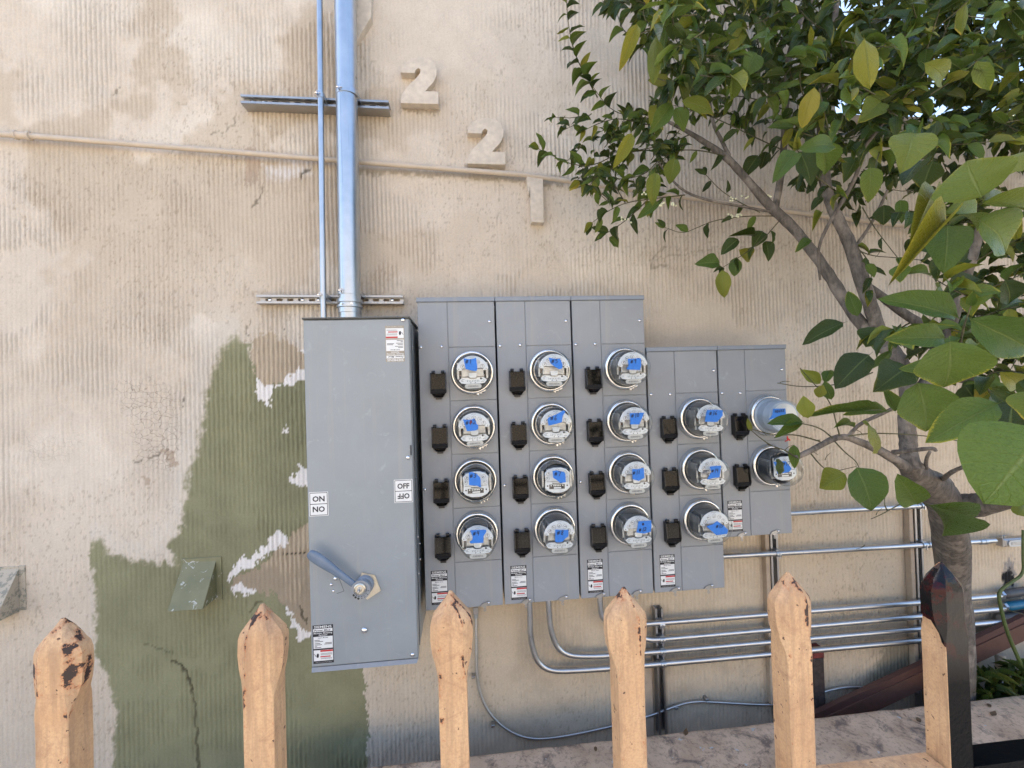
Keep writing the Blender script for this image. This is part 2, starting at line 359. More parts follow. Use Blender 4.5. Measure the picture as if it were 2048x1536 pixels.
def build_wall():
    x = np.arange(-3.0, 3.7, .0044); z = np.arange(H-1.95, H+2.35, .0088)
    nx, nz = len(x), len(z); X, Z = np.meshgrid(x, z); X = X.ravel(); Z = Z.ravel()
    U, V = proj_np(X, WALL, Z)
    wu = U+(fbm(X, Z, .03, 5)-.5)*26+(vnoise(X, Z, .008, 9)-.5)*7; wv = V+(fbm(X, Z, .03, 6)-.5)*26+(vnoise(X, Z, .008, 10)-.5)*7
    # relief: combed ribs, worn flat in trowelled patches
    flat = fbm(X, Z, .55, 21, 4); patch = .42+.58*sst(flat, .40, .60)
    patch = np.clip(patch+.75*sst(U, 980, 1200)*sst(760-V, 0, 200)+.1, 0, 1)
    patch *= 1-.8*sst(fbm(X, Z, .38, 77, 5), .58, .63)
    patch = np.where(V > 1180, patch*.7, patch)
    ph = (X+.004*fbm(X*.5, Z, .35, 31, 2)+.0022*vnoise(X, Z, .03, 33))/.0213
    rib = .5+.5*np.cos(2*np.pi*ph); rib = sst(rib, .1, .75)
    brk = fbm(X*1.6, Z*.7, .014, 41, 3)
    h = .0048*patch*rib*np.clip(.1+1.6*brk-.5*sst(fbm(X, Z, .05, 45, 3), .5, .7), 0, 1.2)+.0026*(fbm(X, Z, .02, 51, 4)-.5)+.004*(fbm(X, Z, .25, 61, 3)-.5)+.0014*(flat-.5)
    # patchy lips where one trowel coat ends
    e = fbm(X, Z, .3, 71, 5); h += .0012*sst(e, .5, .507)
    base = np.array([.64, .56, .46]); C = np.tile(base, (len(X), 1))
    def blend(c, a): C[:] = C*(1-a[:, None])+np.array(c)*a[:, None]
    blend((.72, .65, .55), sst(fbm(X, Z, .6, 81), .5, .62)*.6)
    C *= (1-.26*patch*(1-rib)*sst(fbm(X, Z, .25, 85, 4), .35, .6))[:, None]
    worn = sst(fbm(X, Z, .35, 91, 5), .53, .62)*sst(900-V, 0, 500)*(1-sst(U, 700, 1000)*.7)
    blend((.49, .40, .29), worn*.55)
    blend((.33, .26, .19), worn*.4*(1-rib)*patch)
    blend((.62, .51, .37), sst(V, 600, 1150)*sst(U, 600, 1000)*.8); blend((.62, .53, .42), sst(V, 900, 1200)*sst(500-U, 0, 200)*.6)        # warm light bounced off the ground, painted into the lower wall's colour
    pits = sst(fbm(X*1.2, Z*.8, .011, 101, 3), .66, .74)*(.2+.8*sst(fbm(X, Z, .5, 105, 4), .48, .58)); h -= .0012*pits; blend((.26, .2, .14), pits*.4)
    # old green coat
    G = [(470, 668), (440, 702), (425, 742), (414, 790), (406, 850), (398, 900), (384, 930), (372, 962), (370, 1010), (372, 1052), (350, 1076), (336, 1086), (346, 1110), (350, 1130), (300, 1126), (240, 1116),
         (212, 1110), (203, 1086), (186, 1086), (178, 1110), (190, 1150), (193, 1230), (190, 1305), (214, 1345), (230, 1400), (238, 1440), (230, 1500), (226, 1700), (736, 1700), (736, 1450), (728, 1340), (731, 760), (560, 730), (505, 735), (498, 690)]
    sd = poly_sd(wu, wv, G); soft = np.where((U < 480) & (U > 180), 1, 0)
    g = 1-sst(sd, -4-6*soft*(V < 1000), 2+7*soft); g = np.where(U > 640, sd < 0, g).astype(float)
    gc = np.array([.265, .26, .155])
    gm = fbm(X, Z, .18, 111, 4)
    C[:] = C*(1-g[:, None])+(gc*(0.82+.4*gm[:, None]))*g[:, None]
    blend((.62, .60, .54), np.clip(sst(sd, -2, 14)-sst(sd, 18, 55), 0, 1)*.28*soft*(V < 1330))   # thin overspray edge of the beige
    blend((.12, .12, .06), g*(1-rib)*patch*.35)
    # bare plaster where paint has come off, and the white primer round it
    bare = [[(503, 680), (540, 668), (607, 702), (640, 705), (640, 742), (600, 742), (585, 748), (572, 768), (556, 765), (530, 776), (512, 756), (503, 735), (503, 700)],
            [(640, 1040), (600, 1054), (583, 1076), (575, 1088), (545, 1110), (518, 1132), (500, 1145), (474, 1150), (466, 1172), (482, 1180), (520, 1180), (555, 1198), (575, 1215), (592, 1245), (602, 1268), (640, 1262)]]
    white = [[(640, 736), (590, 742), (568, 755), (562, 770), (548, 780), (545, 800), (535, 812), (525, 798), (514, 800), (506, 785), (508, 752), (515, 765), (545, 774), (572, 770), (600, 760), (640, 762)],
             [(560, 856), (575, 852), (580, 860), (570, 866)], [(585, 945), (600, 935), (640, 938), (640, 982), (598, 972), (585, 962)],
             [(540, 1068), (558, 1060), (574, 1068), (577, 1085), (560, 1100), (548, 1100), (530, 1112), (515, 1128), (490, 1138), (474, 1146), (464, 1168), (460, 1160), (470, 1130), (482, 1112), (508, 1112), (520, 1095), (537, 1088)],
             [(463, 1172), (480, 1170), (512, 1182), (500, 1191), (480, 1186)],
             [(573, 1208), (582, 1228), (592, 1250), (604, 1264), (640, 1258), (640, 1276), (612, 1272), (600, 1284), (590, 1270), (578, 1240)],
             [(600, 696), (640, 700), (640, 708), (606, 704)]]
    wm = np.zeros(len(X))
    for P in bare:
        q = poly_sd(wu, wv, P); a = (q < 0).astype(float)
        C[:] = np.where(a[:, None] > 0, np.array([.44, .36, .26])*(.72+.36*rib[:, None]*patch[:, None]+.2*gm[:, None]), C); h = np.where(a > 0, h-.0016, h)
    for P in white:
        q = poly_sd(wu, wv, P); a = q < 0
        C[:] = np.where(a[:, None], np.array([.82, .79, .76])*(.9+.12*rib[:, None]), C); h = np.where(a, h-.0006, h)
    ef = poly_sd(wu, wv, [(515, 330), (560, 322), (632, 326), (630, 352), (560, 362), (530, 352)]); blend((.72, .72, .74), (1-sst(ef, -14, 4))*.7*(.4+.6*rib))
    # old paint smears, dark patches and grime; shade painted below the pipe
    blend((.10, .11, .08), (1-sst(poly_sd(wu, wv, [(1745, 1345), (1770, 1290), (1840, 1262), (1850, 1330), (1800, 1400), (1700, 1420)]), -12, 8))*.55)
    blend((.30, .28, .27), (1-sst(poly_sd(wu, wv, [(2005, 1170), (2012, 1115), (2024, 1112), (2026, 1150), (2018, 1180)]), -4, 2))*.9)
    blend((.02, .02, .02), (1-sst(poly_sd(wu, wv, [(2004, 1148), (2018, 1140), (2026, 1160), (2010, 1175)]), -3, 2)))
    pipe_shade = 1-sst(line_d(wu, wv, [(720, 338), (1060, 356), (1120, 362)]), 4, 14); blend((.12, .10, .05), pipe_shade*.5*sst(V-U*.04, 300, 312))  # soft shadow below the thin pipe, painted into the wall colour
    blend((.05, .04, .03), (1-sst(line_d(wu, wv, [(803, 219), (878, 223)]), 2, 9))*.45+(1-sst(line_d(wu, wv, [(936, 334), (1008, 341)]), 2, 9))*.45)  # dark bands on the wall directly below two of the numerals
    bandc = sst(fbm(X, Z, .12, 121, 4), .5, .7); blend((.17, .14, .11), bandc*.16*sst(V, 1190, 1300)*sst(U, 860, 1100))
    # cracks
    for P, wd, s in [([(345, 1322), (362, 1328), (376, 1348), (380, 1366), (388, 1378)], 2.2, 1), ([(290, 1285), (320, 1295), (345, 1306)], 1.5, .6), ([(385, 1378), (392, 1420), (396, 1536)], 2.6, .8),
                     ([(620, 335), (606, 346), (602, 356)], 1.8, .9), ([(526, 372), (520, 395), (506, 412)], 1.6, .7), ([(470, 235), (466, 250), (450, 262), (420, 268)], 1.4, .5), ([(240, 172), (236, 184), (226, 192)], 1.4, .6),
                     ([(600, 1215), (607, 1235), (617, 1248)], 2, .9), ([(270, 922), (300, 918), (322, 905), (336, 902)], 1.6, .8), ([(365, 798), (368, 816), (350, 818)], 1.5, .8), ([(500, 640), (492, 652), (494, 668)], 1.5, .6),
                     ([(1600, 470), (1560, 500), (1440, 495), (1300, 520)], 1.2, .3), ([(1330, 492), (1310, 510), (1300, 534), (1340, 530)], 1.3, .45), ([(525, 1205), (510, 1210), (500, 1225)], 1.5, .7)]:
        a = (1-sst(line_d(U+(vnoise(X, Z, .02, 7)-.5)*9, V+(vnoise(X, Z, .02, 8)-.5)*9, P), wd*.4, wd*1.5))*s; blend((.06, .05, .03), a*.85); h -= .003*a
    for i, (a, b) in enumerate([(566, 1107), (574, 1107), (583, 1107), (591, 1106), (600, 1107), (609, 1106), (569, 660), (363, 1330)]):
        q = 1-sst(np.hypot(U-a, V-b), 1.2, 2.6); blend((.01, .01, .01), q); h -= .006*q
    for P in [[(322, 900), (345, 898), (352, 925), (348, 945), (338, 938)], [(282, 945), (305, 955), (302, 972), (292, 975)], [(488, 300), (510, 290), (520, 340), (500, 380)]]:
        q = poly_sd(wu, wv, P); blend((.42, .33, .25), (q < 0)*.8); h = np.where(q < 0, h-.001, h)
    craze = (1-sst(poly_sd(wu, wv, [(215, 760), (300, 745), (370, 780), (372, 900), (340, 960), (270, 940), (250, 850)]), -30, 10))*.9+.4*(1-sst(poly_sd(wu, wv, [(30, 860), (170, 870), (150, 920), (60, 940)]), -20, 10))
    # keep the area cut for the lower wall
    idx = np.arange(nx*nz).reshape(nz, nx)
    q = np.stack([idx[:-1, :-1], idx[:-1, 1:], idx[1:, 1:], idx[1:, :-1]], -1).reshape(-1, 4)
    keep = ~((X[q[:, 0]] > LOWX) & (Z[q[:, 0]] > LOWZ)); q = q[keep]
    me = bpy.data.meshes.new('combed_face'); me.vertices.add(nx*nz); me.loops.add(len(q)*4); me.polygons.add(len(q))
    co_ = np.stack([X, WALL-h, Z], -1).astype(np.float32)
    me.vertices.foreach_set('co', co_.ravel()); me.loops.foreach_set('vertex_index', q.ravel().astype(np.int32))
    me.polygons.foreach_set('loop_start', (np.arange(len(q))*4).astype(np.int32)); me.polygons.foreach_set('use_smooth', np.ones(len(q), bool))
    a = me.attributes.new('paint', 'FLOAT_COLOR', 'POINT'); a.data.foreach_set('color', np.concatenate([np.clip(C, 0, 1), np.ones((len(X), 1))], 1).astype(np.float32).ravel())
    a = me.attributes.new('craze', 'FLOAT', 'POINT'); a.data.foreach_set('value', craze.astype(np.float32))
    me.update(); me.materials.append(M['wall'])
    o = bpy.data.objects.new('combed_face', me); sc.collection.objects.link(o); return o
wall = thing('building_wall', (0, WALL+.01, 0), 'tall beige stucco wall with combed ribs and an old green paint patch behind the meters', 'wall')
wall['kind'] = 'structure'
fc = build_wall(); fc.parent = wall; fc.location = -Vector(wall.location)
b = MB(); y0, y1 = WALL+.012, WALL+6
b.box(-9, LOWX, y0, y1, 0, H+2.3); b.box(LOWX+.002, 7, y0, WALL+.3, 0, LOWZ-.01)
b.box(-9, LOWX, WALL-.001, y1, H+2.352, H+3.6); b.box(-9, -3.002, WALL-.001, y0-.001, 0, H+2.35); b.box(3.698, 7, WALL-.001, y0-.001, 0, LOWZ-.01)
b.build('wall_mass', M['stucco_plain'], wall)
MB().box(LOWX+.004, 7, WALL-.012, WALL+.31, LOWZ+.001, LOWZ+.05).build('coping', M['stucco_plain'], wall)

g = NG('sunlit_concrete_paving'); g.bump(g.noise(40, 6), .5, .003)
pav = g.set(g.mix(g.ramp(g.noise(1.3, 6), .3, .7), (.36, .32, .27), (.48, .43, .36)), .85)
def ground(name, x0, x1, ya, yb, z, mt):
    o = MB().box(x0, x1, ya, yb, z-.3, z).build(name, mt); o['kind'] = 'structure'; return o
soil = plain('dry_planter_soil', (.2, .155, .11), .95, 0, .4, 20, .8)

ground('pavement', -60, 60, -7.0, 1.6, .40, pav); ground('path', -60, -.9, 1.602, WALL+.01, .26, pav); ground('planting_bed', -.898, 9, 1.98, WALL+.01, .265, soil)
asph = plain('worn_asphalt', (.09, .088, .085), .9, 0, .15, 9, .6)
ground('road', -60, 60, -18, -7.15, .27, asph)
kb = plain('pale_kerb_concrete', (.4, .38, .34), .85, 0, .1, 9, .4); ground('kerb', -60, 60, -7.148, -7.002, .395, kb)
ground('ground', -200, 200, -200, 200, 0, plain('dry_earth', (.2, .17, .13), .95, 0, .2, 2))
# unseen house across the road, added to bounce warm sunlight onto the wall
fb = thing('opposite_building', (0, -21, .15), 'unseen cream stucco house across the road, added for its sunlit bounce', 'building'); fb['kind'] = 'structure'
fcm = plain('sunlit_cream_stucco', (.62, .52, .40), .85, 0, .06, 3, .4); wn = plain('dark_window_glass', (.03, .035, .04), .08); tr_m = plain('white_window_trim', (.7, .7, .66), .5)
b = MB(); wx = [(-14, -11.5), (-7, -4.5), (-1.2, .2), (4.5, 7), (10.5, 13)]; zs = [(.15, 1.7), (1.7, 3.2), (3.2, 4.9), (4.9, 6.4), (6.4, 8.2)]
xc = [-24]+[q for p in wx for q in p]+[24]
for i in range(len(xc)-1):
    for j, (z0, z1) in enumerate(zs):
        if i % 2 == 1 and j in (1, 3): continue
        b.box(xc[i], xc[i+1], -22, -21, z0, z1)
b.box(-24, 24, -23, -22.002, .15, 8.2); b.build('wall', fcm, fb)
for x0, x1 in wx:
    for z0, z1 in (zs[1], zs[3]):
        o = MB().box(x0, x1, -21.25, -21.2, z0, z1).build('window', wn, fb); f = MB()
        for a, c, d, e in ((x0, x1, z0, z0+.08), (x0, x1, z1-.08, z1), (x0, x0+.08, z0+.08, z1-.08), (x1-.08, x1, z0+.08, z1-.08), ((x0+x1)/2-.03, (x0+x1)/2+.03, z0+.08, z1-.08)): f.box(a, c, -21.19, -21.1, d, e)
        f.build('frame', tr_m, o)
MB().box(-24.4, 24.4, -23.2, -20.7, 8.202, 8.5).build('cornice', tr_m, fb)
# low wall the fence stands on
LZ = H-1.58
lw_ = thing('low_wall', (0, .68, 0), 'stained tan concrete kerb running behind the picket fence and before the tree', 'wall'); lw_['kind'] = 'structure'
nxx, nyy = 360, 40; xs = np.linspace(-.9, 3.8, nxx); ys = np.linspace(1.56, 2.0, nyy); X, Y = np.meshgrid(xs, ys)
Zt = LZ+(fbm(X, Y, .12, 3)-.5)*.012; Zt[-1] -= .008; Zt[0] -= .006
v = np.stack([X-0, Y-.68, Zt], -1).reshape(-1, 3); ii = np.arange(nxx*nyy).reshape(nyy, nxx)
q = np.stack([ii[:-1, :-1], ii[:-1, 1:], ii[1:, 1:], ii[1:, :-1]], -1).reshape(-1, 4)
me = bpy.data.meshes.new('wall_top'); me.from_pydata(v.tolist(), [], q.tolist()); me.polygons.foreach_set('use_smooth', [True]*len(q)); me.materials.append(M['ledge'])
o = bpy.data.objects.new('wall_top', me); sc.collection.objects.link(o); o.parent = lw_
MB().box(-.898, 3.798, 1.562, 1.998, -.05, LZ-.016).build('wall_core', M['ledge'], lw_)

# ================================================================ HOUSE NUMBERS
def numeral(name, poly, label, hole=None, depth=.045, parts=None):
    pts = [unp(u, v, WALL-depth) for u, v in poly]; c = sum(pts, Vector())/len(pts)
    bm = bmesh.new(); vs = [bm.verts.new((p.x-c.x, WALL-depth, p.z-c.z)) for p in pts]
    f = bm.faces.new(vs); f.normal_update()
    if f.normal.y > 0: f.normal_flip()
    r = bmesh.ops.extrude_face_region(bm, geom=[f]); back = [e for e in r['geom'] if isinstance(e, bmesh.types.BMVert)]
    for v_ in back: v_.co.y = WALL+.004
    bmesh.ops.recalc_face_normals(bm, faces=bm.faces)
    ed = [e for e in bm.edges if all(abs(v_.co.y-(WALL-depth)) < 1e-5 for v_ in e.verts)]
    bmesh.ops.bevel(bm, geom=ed, offset=.0025, segments=2, affect='EDGES', profile=.6)
    me = bpy.data.meshes.new(name); bm.to_mesh(me); bm.free(); me.materials.append(M['digit'])
    o = bpy.data.objects.new(name, me); sc.collection.objects.link(o); o.location = (c.x, 0, c.z)
    return tag(o, label, 'house number', 'raised house numbers stepping down the wall')
def two(dx, dy):
    P = [(801, 145), (803, 133), (810, 124), (822, 117), (838, 114), (856, 117), (868, 125), (874, 138), (873, 152), (867, 164), (856, 176), (851, 182), (877, 183), (877, 208), (801, 206), (802, 192), (812, 176), (826, 162), (833, 155),
         (840, 146), (841, 139), (837, 136), (832, 139), (829, 146)]
    return [(a+dx, b+dy) for a, b in P]
numeral('house_number', two(0, 0), 'raised beige numeral 2 higher up, right of the upper strut')
numeral('house_number', two(134, 121), 'raised beige numeral 2 resting just above the thin painted pipe')
numeral('house_number', [(1053, 352), (1086, 350), (1088, 445), (1063, 444), (1060, 372), (1059, 388), (1056, 380)], 'raised beige numeral 1, lowest of the house numbers')
numeral('house_number', [(668, -16), (742, -16), (742, 34), (714, 80), (702, 98), (670, 98), (690, 60), (712, 22), (700, 14), (668, 16)], 'raised beige numeral partly hidden behind the wide riser pipe')

# ================================================================ PIPES ON THE WALL, RISERS AND STRUTS
t = thing('gas_pipe', unp(45, 270, 2.262), 'thin beige painted pipe running across the wall behind the risers', 'pipe')
gp = [unp(-120, 262, 2.262), unp(45, 271, 2.262), unp(640, 318, 2.262), unp(1050, 350, 2.262), unp(1590, 425, 2.262), unp(1930, 466, 2.262), unp(2200, 498, 2.262)]
MB().tube(gp, .0125, 14).build('pipe_run', M['pipe_paint'], t, True)
a_, b_ = gp[1], (gp[2]-gp[1]).normalized()
cp = MB().tube([a_-b_*.035, a_-b_*.033, a_-b_*.022, a_-b_*.02, a_+b_*.02, a_+b_*.022, a_+b_*.033, a_+b_*.035], [.013, .02, .02, .016, .016, .02, .02, .013], 14); cp.build('coupling', M['pipe_paint'], t, True)
RY = 2.178
def riser(name, px, r, label, zb, straps):
    top, bot = unp(px[0][0], px[0][1], RY), unp(px[1][0], px[1][1], RY); xm = bot.x
    t = thing(name, (xm, RY, zb), label, 'pipe')
    d = (top-bot).normalized(); MB().tube([Vector((xm, RY, zb)), bot, top+d*.7], r, 32).build('tube', M['galv'], t, True); return t, xm, bot, top
r1, rx, rb, rt = riser('riser_pipe', ((690.5, 0), (700, 600)), .0495, 'wide galvanised riser pipe dropping into the top of the switch cabinet', H+.28, None)
def hoop(parent, c, d, r, hgt, mt='galv', name='hoop', prof=None):
    p = prof or [(0, 1), (.0, 1)]
    MB().tube([c+d*s for s in (-hgt, -hgt*.9, hgt*.9, hgt)], [r-.003, r, r, r-.003], 32).build(name, M[mt], parent, True)
dd = (rt-rb).normalized()
for s, r, hg, nm in ((unp(700, 614, RY), .058, .006, 'locknut'), (unp(700, 603, RY), .056, .009, 'coupling_collar'), (unp(700, 622, RY), .0525, .012, 'coupling_hub')): hoop(r1, s, dd, r, hg, 'galv', nm)
cs_ = MB()
cc = unp(699, 612, RY)
for a in (-1.9, -1.2): cs_.tube([cc+Vector((math.cos(a)*.055, math.sin(a)*.055, 0)), cc+Vector((math.cos(a)*.066, math.sin(a)*.066, 0))], .005, 8)
cs_.build('set_screw', M['screw'], r1)
MB().box(rx+.028, rx+.0292, RY-.046, RY-.041, rb.z, rt.z+.5)
r2, rx2, rb2, rt2 = riser('conduit', ((639, 0), (646.5, 600)), .0135, 'slim galvanised conduit left of the wide riser pipe', H+.28, None)
tag(r2, None, 'conduit')
def strut_h(px0, px1, h, dep, label, slots=True, straps=()):
    """slotted channel lying on the wall: px0/px1 are its left and right ends on the open face"""
    yf = WALL-dep; A, B = unp(*px0, yf), unp(*px1, yf); L = (B-A).length; d = (B-A)/L; up = Vector((-d.z, 0, d.x))
    t = thing('strut_channel', (A.x, WALL, A.z), label, 'strut', 'struts holding the riser pipes')
    def P(s, k, y): q = A+d*s+up*k; return (q.x, y, q.z)
    mb = MB(); hh = h/2; th = .003
    def slab(s0, s1, k0, k1, ya, yb):
        v = [P(s, k, y) for k in (k0, k1) for y in (ya, yb) for s in (s0, s1)]
        mb.add(v, [(0, 2, 3, 1), (4, 5, 7, 6), (0, 1, 5, 4), (2, 6, 7, 3), (0, 4, 6, 2), (1, 3, 7, 5)])
    slab(0, L, -hh, -hh+th, yf, WALL-.001); slab(0, L, hh-th, hh, yf, WALL-.001)         # side webs
    slab(0, L, -hh+th, -hh+.010, yf, yf+th); slab(0, L, hh-.010, hh-th, yf, yf+th)       # front lips
    slab(0, L, -hh+.008, -hh+.010, yf+th, yf+.010); slab(0, L, hh-.010, hh-.008, yf+th, yf+.010)
    yb = yf+.020; sw = .028; pitch = .0505; s = .012     # slotted back web
    while s < L:
        slab(s, min(s+pitch-sw, L), -hh+th, hh-th, yb, yb+.002); slab(s, min(s+pitch, L), .006, hh-th, yb-.0004, yb+.0016); slab(s, min(s+pitch, L), -hh+th, -.006, yb-.0004, yb+.0016); s += pitch
    mb.build('channel', M['galv_dark'], t)
    return t, A, d, up, L, P, yb
def bolt(parent, c, r=.008, name='bolt', mt='screw', dome=True, h=.004):
    MB().lathe([(r*1.0, 0), (r*1.0, -h*.4), (r*.8, -h*.9), (r*.35, -h*1.15), (.0001, -h*1.2)], c, 14).build(name, M[mt], parent, True, 60)
def strap(t, c, r, z=0, mt='galv'):
    """two-piece pipe strap: a band over the pipe plus two ears and a bolt"""
    cx, cy_, cz = c; mb = MB(); n = 20; V = []; Fc = []
    for i in range(n+1):
        a = -math.pi*.02-math.pi*.96*i/n
        for rr in (r+.0008, r+.003):
            for z_ in (-.012, .012): V.append((cx+math.cos(a)*rr, cy_+math.sin(a)*rr, cz+z_))
    for i in range(n):
        k = i*4; Fc += [(k, k+4, k+5, k+1), (k+2, k+3, k+7, k+6), (k, k+2, k+6, k+4), (k+1, k+5, k+7, k+3)]
    mb.add(V, Fc)
    for s in (-1, 1): mb.box(cx+s*(r+.001) if s > 0 else cx-r-.003, cx+r+.003 if s > 0 else cx-r-.001, cy_-.004, WALL-.03, cz-.011, cz+.011)
    o = mb.build('pipe_strap', M[mt], t, True, 50)
    fx = cx-r*.45; fy = cy_-r*.9; e = MB(); e.box(fx-.004, fx-.0022, fy-.016, fy+.002, cz-.009, cz+.011); e.box(fx+.0042, fx+.006, fy-.016, fy+.004, cz-.009, cz+.011)
    e.tube([(fx-.014, fy-.009, cz+.002), (fx+.012, fy-.009, cz+.002)], .0022, 8); e.tube([(fx-.012, fy-.009, cz+.002), (fx-.006, fy-.009, cz+.002)], .0045, 6); e.build('strap_bolt', M['screw'], o, True, 50)
t, A, d, up, L, P, yb = strut_h((481, 197), (777, 209), .041, .072, 'deep slotted strut channel across the two risers, upper one')
for s in (.045, .095, L-.06): bolt(t, P(s, 0, yb), .009)
strap(t, (unp(694.5, 190, RY).x, RY, unp(694.5, 190, RY).z), .0495); strap(t, (unp(641.5, 192, RY).x, RY, unp(641.5, 192, RY).z), .0135)
t, A, d, up, L, P, yb = strut_h((512, 598), (806, 599), .041, .045, 'slotted strut channel just above the switch cabinet')
for s in (.055, .205, .28, L-.055): bolt(t, P(min(s, L-.03), 0, yb), .009)
strap(t, (unp(699, 586, RY).x, RY, unp(699, 586, RY).z), .0495); strap(t, (unp(646, 592, RY).x, RY, unp(646, 592, RY).z), .0135)

def strut_v(px_top, px_bot, wd, label, dep=.045, group='upright struts carrying the conduits'):
    yf = WALL-dep; A, B = unp(*px_top, yf), unp(*px_bot, yf); x = (A.x+B.x)/2
    t = thing('strut_channel', (x, WALL, B.z), label, 'strut', group); h = wd/2; mb = MB()
    for s in (-1, 1):
        a, b_ = sorted((x+s*h, x+s*(h-.003))); mb.box(a, b_, yf, WALL-.001, B.z, A.z)
        a, b_ = sorted((x+s*(h-.003), x+s*(h-.010))); mb.box(a, b_, yf, yf+.003, B.z, A.z)
        a, b_ = sorted((x+s*(h-.008), x+s*(h-.010))); mb.box(a, b_, yf+.003, yf+.011, B.z, A.z)
    mb.box(x-h+.003, x+h-.003, WALL-.004, WALL-.001, B.z, A.z)
    mb.build('channel', M['galv_dark'], t); return t, x, yf
s1, sx1, _ = strut_v((1318, 1218), (1327, 1470), .042, 'short upright strut with four conduits clamped to it, behind the fourth picket')
s2, sx2, _ = strut_v((1550, 1062), (1560, 1440), .042, 'upright strut below the last meter cabinet, behind the fifth picket')
s3, sx3, _ = strut_v((1838, 1012), (1852, 1440), .042, 'upright strut left of the tree trunk')
fl = plain('tan_flat_batten', (.44, .35, .26), .7, 0, .1, 30, .3)
o = MB().bbox(unp(1285, 1340, 2.28).x, unp(1304, 1340, 2.28).x, 2.279, 2.297, unp(1292, 1480, 2.28).z, unp(1292, 1300, 2.28).z).build('batten', fl); tag(o, 'flat tan batten against the left side of the short upright strut', 'batten')
for xx, lab in ((sx2-.032, 'tan batten left of the strut behind the fifth picket'), (sx3-.034, 'tan batten left of the strut beside the tree')):
    o = MB().bbox(xx-.014, xx+.010, 2.262, 2.296, H-1.7, H-.72).build('batten', fl); tag(o, lab, 'batten')

CY = 2.233
def conduit(label, path, r=.0135, straps=(), name='electrical_conduit', group='steel conduits running right from the meters'):
    pts = [unp(u, v, y) for u, v, y in path]; t = thing(name, pts[0], label, 'conduit', group)
    P = smooth_path(pts, 4) if len(pts) > 2 else pts
    MB().tube(P, r, 16).build('tube', M['emt'], t, True)
    d = (pts[-1]-pts[-2]).normalized()
    for (u, v) in straps:
        c = unp(u, v, CY); MB().tube([c-d*.022, c-d*.021, c-d*.008, c-d*.007, c+d*.007, c+d*.008, c+d*.021, c+d*.022], [r, r+.0035, r+.0035, r+.0015, r+.0015, r+.0035, r+.0035, r], 14).build('coupling', M['galv'], t, True)
    return t
conduit('topmost conduit, leaving the side of the last meter cabinet', [(1575, 1027, CY), (1870, 1010, CY), (2100, 997, CY)], .0135)
conduit('conduit leaving the fourth meter cabinet low on its side', [(1440, 1113, CY), (1850, 1090, CY), (1990, 1081, CY)], .0135, [(1862, 1089), (1965, 1083)])
conduit('highest of the four bundled conduits, bending down from the third cabinet', [(1199, 1180, CY), (1200, 1205, CY), (1203, 1236, CY), (1228, 1252, CY), (1290, 1248, CY), (1838, 1205, CY), (2010, 1191, CY)], .0145, [(1925, 1198)])
conduit('second of the four bundled conduits, mostly hidden by the fourth picket', [(1262, 1185, CY), (1264, 1215, CY), (1266, 1262, CY), (1290, 1280, CY), (1330, 1278, CY), (1838, 1233, CY), (2010, 1217, CY)], .0145, [(1925, 1225)])
conduit('third of the four bundled conduits with a tight bend', [(1096, 1190, CY), (1098, 1220, CY), (1101, 1262, CY), (1120, 1308, CY), (1180, 1314, CY), (1320, 1303, CY), (1838, 1258, CY), (2010, 1243, CY)], .0145, [(1925, 1251)])
conduit('lowest of the four bundled conduits with the widest bend', [(1058, 1190, CY), (1060, 1225, CY), (1061, 1290, CY), (1084, 1342, CY), (1160, 1341, CY), (1320, 1328, CY), (1838, 1281, CY), (2010, 1266, CY)], .0145, [(1925, 1274)])
def saddle(t, c, r=.0145):
    cx, cy_, cz = c; mb = MB(); n = 14; V = []; Fc = []
    for i in range(n+1):
        a = -math.pi*.5+math.pi*(i/n-.5)*1.1
        for rr in (r+.0006, r+.0032):
            for x_ in (-.013, .013): V.append((cx+x_, cy_+math.sin(a)*rr, cz+math.cos(a)*rr))
    for i in range(n):
        k = i*4; Fc += [(k, k+4, k+5, k+1), (k+2, k+3, k+7, k+6), (k, k+2, k+6, k+4), (k+1, k+5, k+7, k+3)]
    mb.add(V, Fc); mb.box(cx-.012, cx+.012, cy_-.004, WALL-.03, cz-r-.0045, cz-r-.0012); mb.box(cx-.012, cx+.012, cy_-.004, WALL-.03, cz+r+.0012, cz+r+.0045)
    o = mb.build('conduit_clamp', M['galv'], t, True, 50)
    MB().tube([(cx, cy_-r-.004, cz-r-.006), (cx, cy_-r-.004, cz+.006)], .003, 8).add([], []).build('clamp_bolt', M['screw'], o, True, 50)
for v in (1249, 1279, 1303, 1328): c = unp(1322, v, CY); saddle(s1, (sx1, CY, c.z))
c = unp(1556, 1107, CY); saddle(s2, (sx2, CY, c.z)); c = unp(1843, 1011, CY); saddle(s3, (sx3, CY, c.z)); c = unp(1845, 1090, CY); saddle(s3, (sx3, CY, c.z))

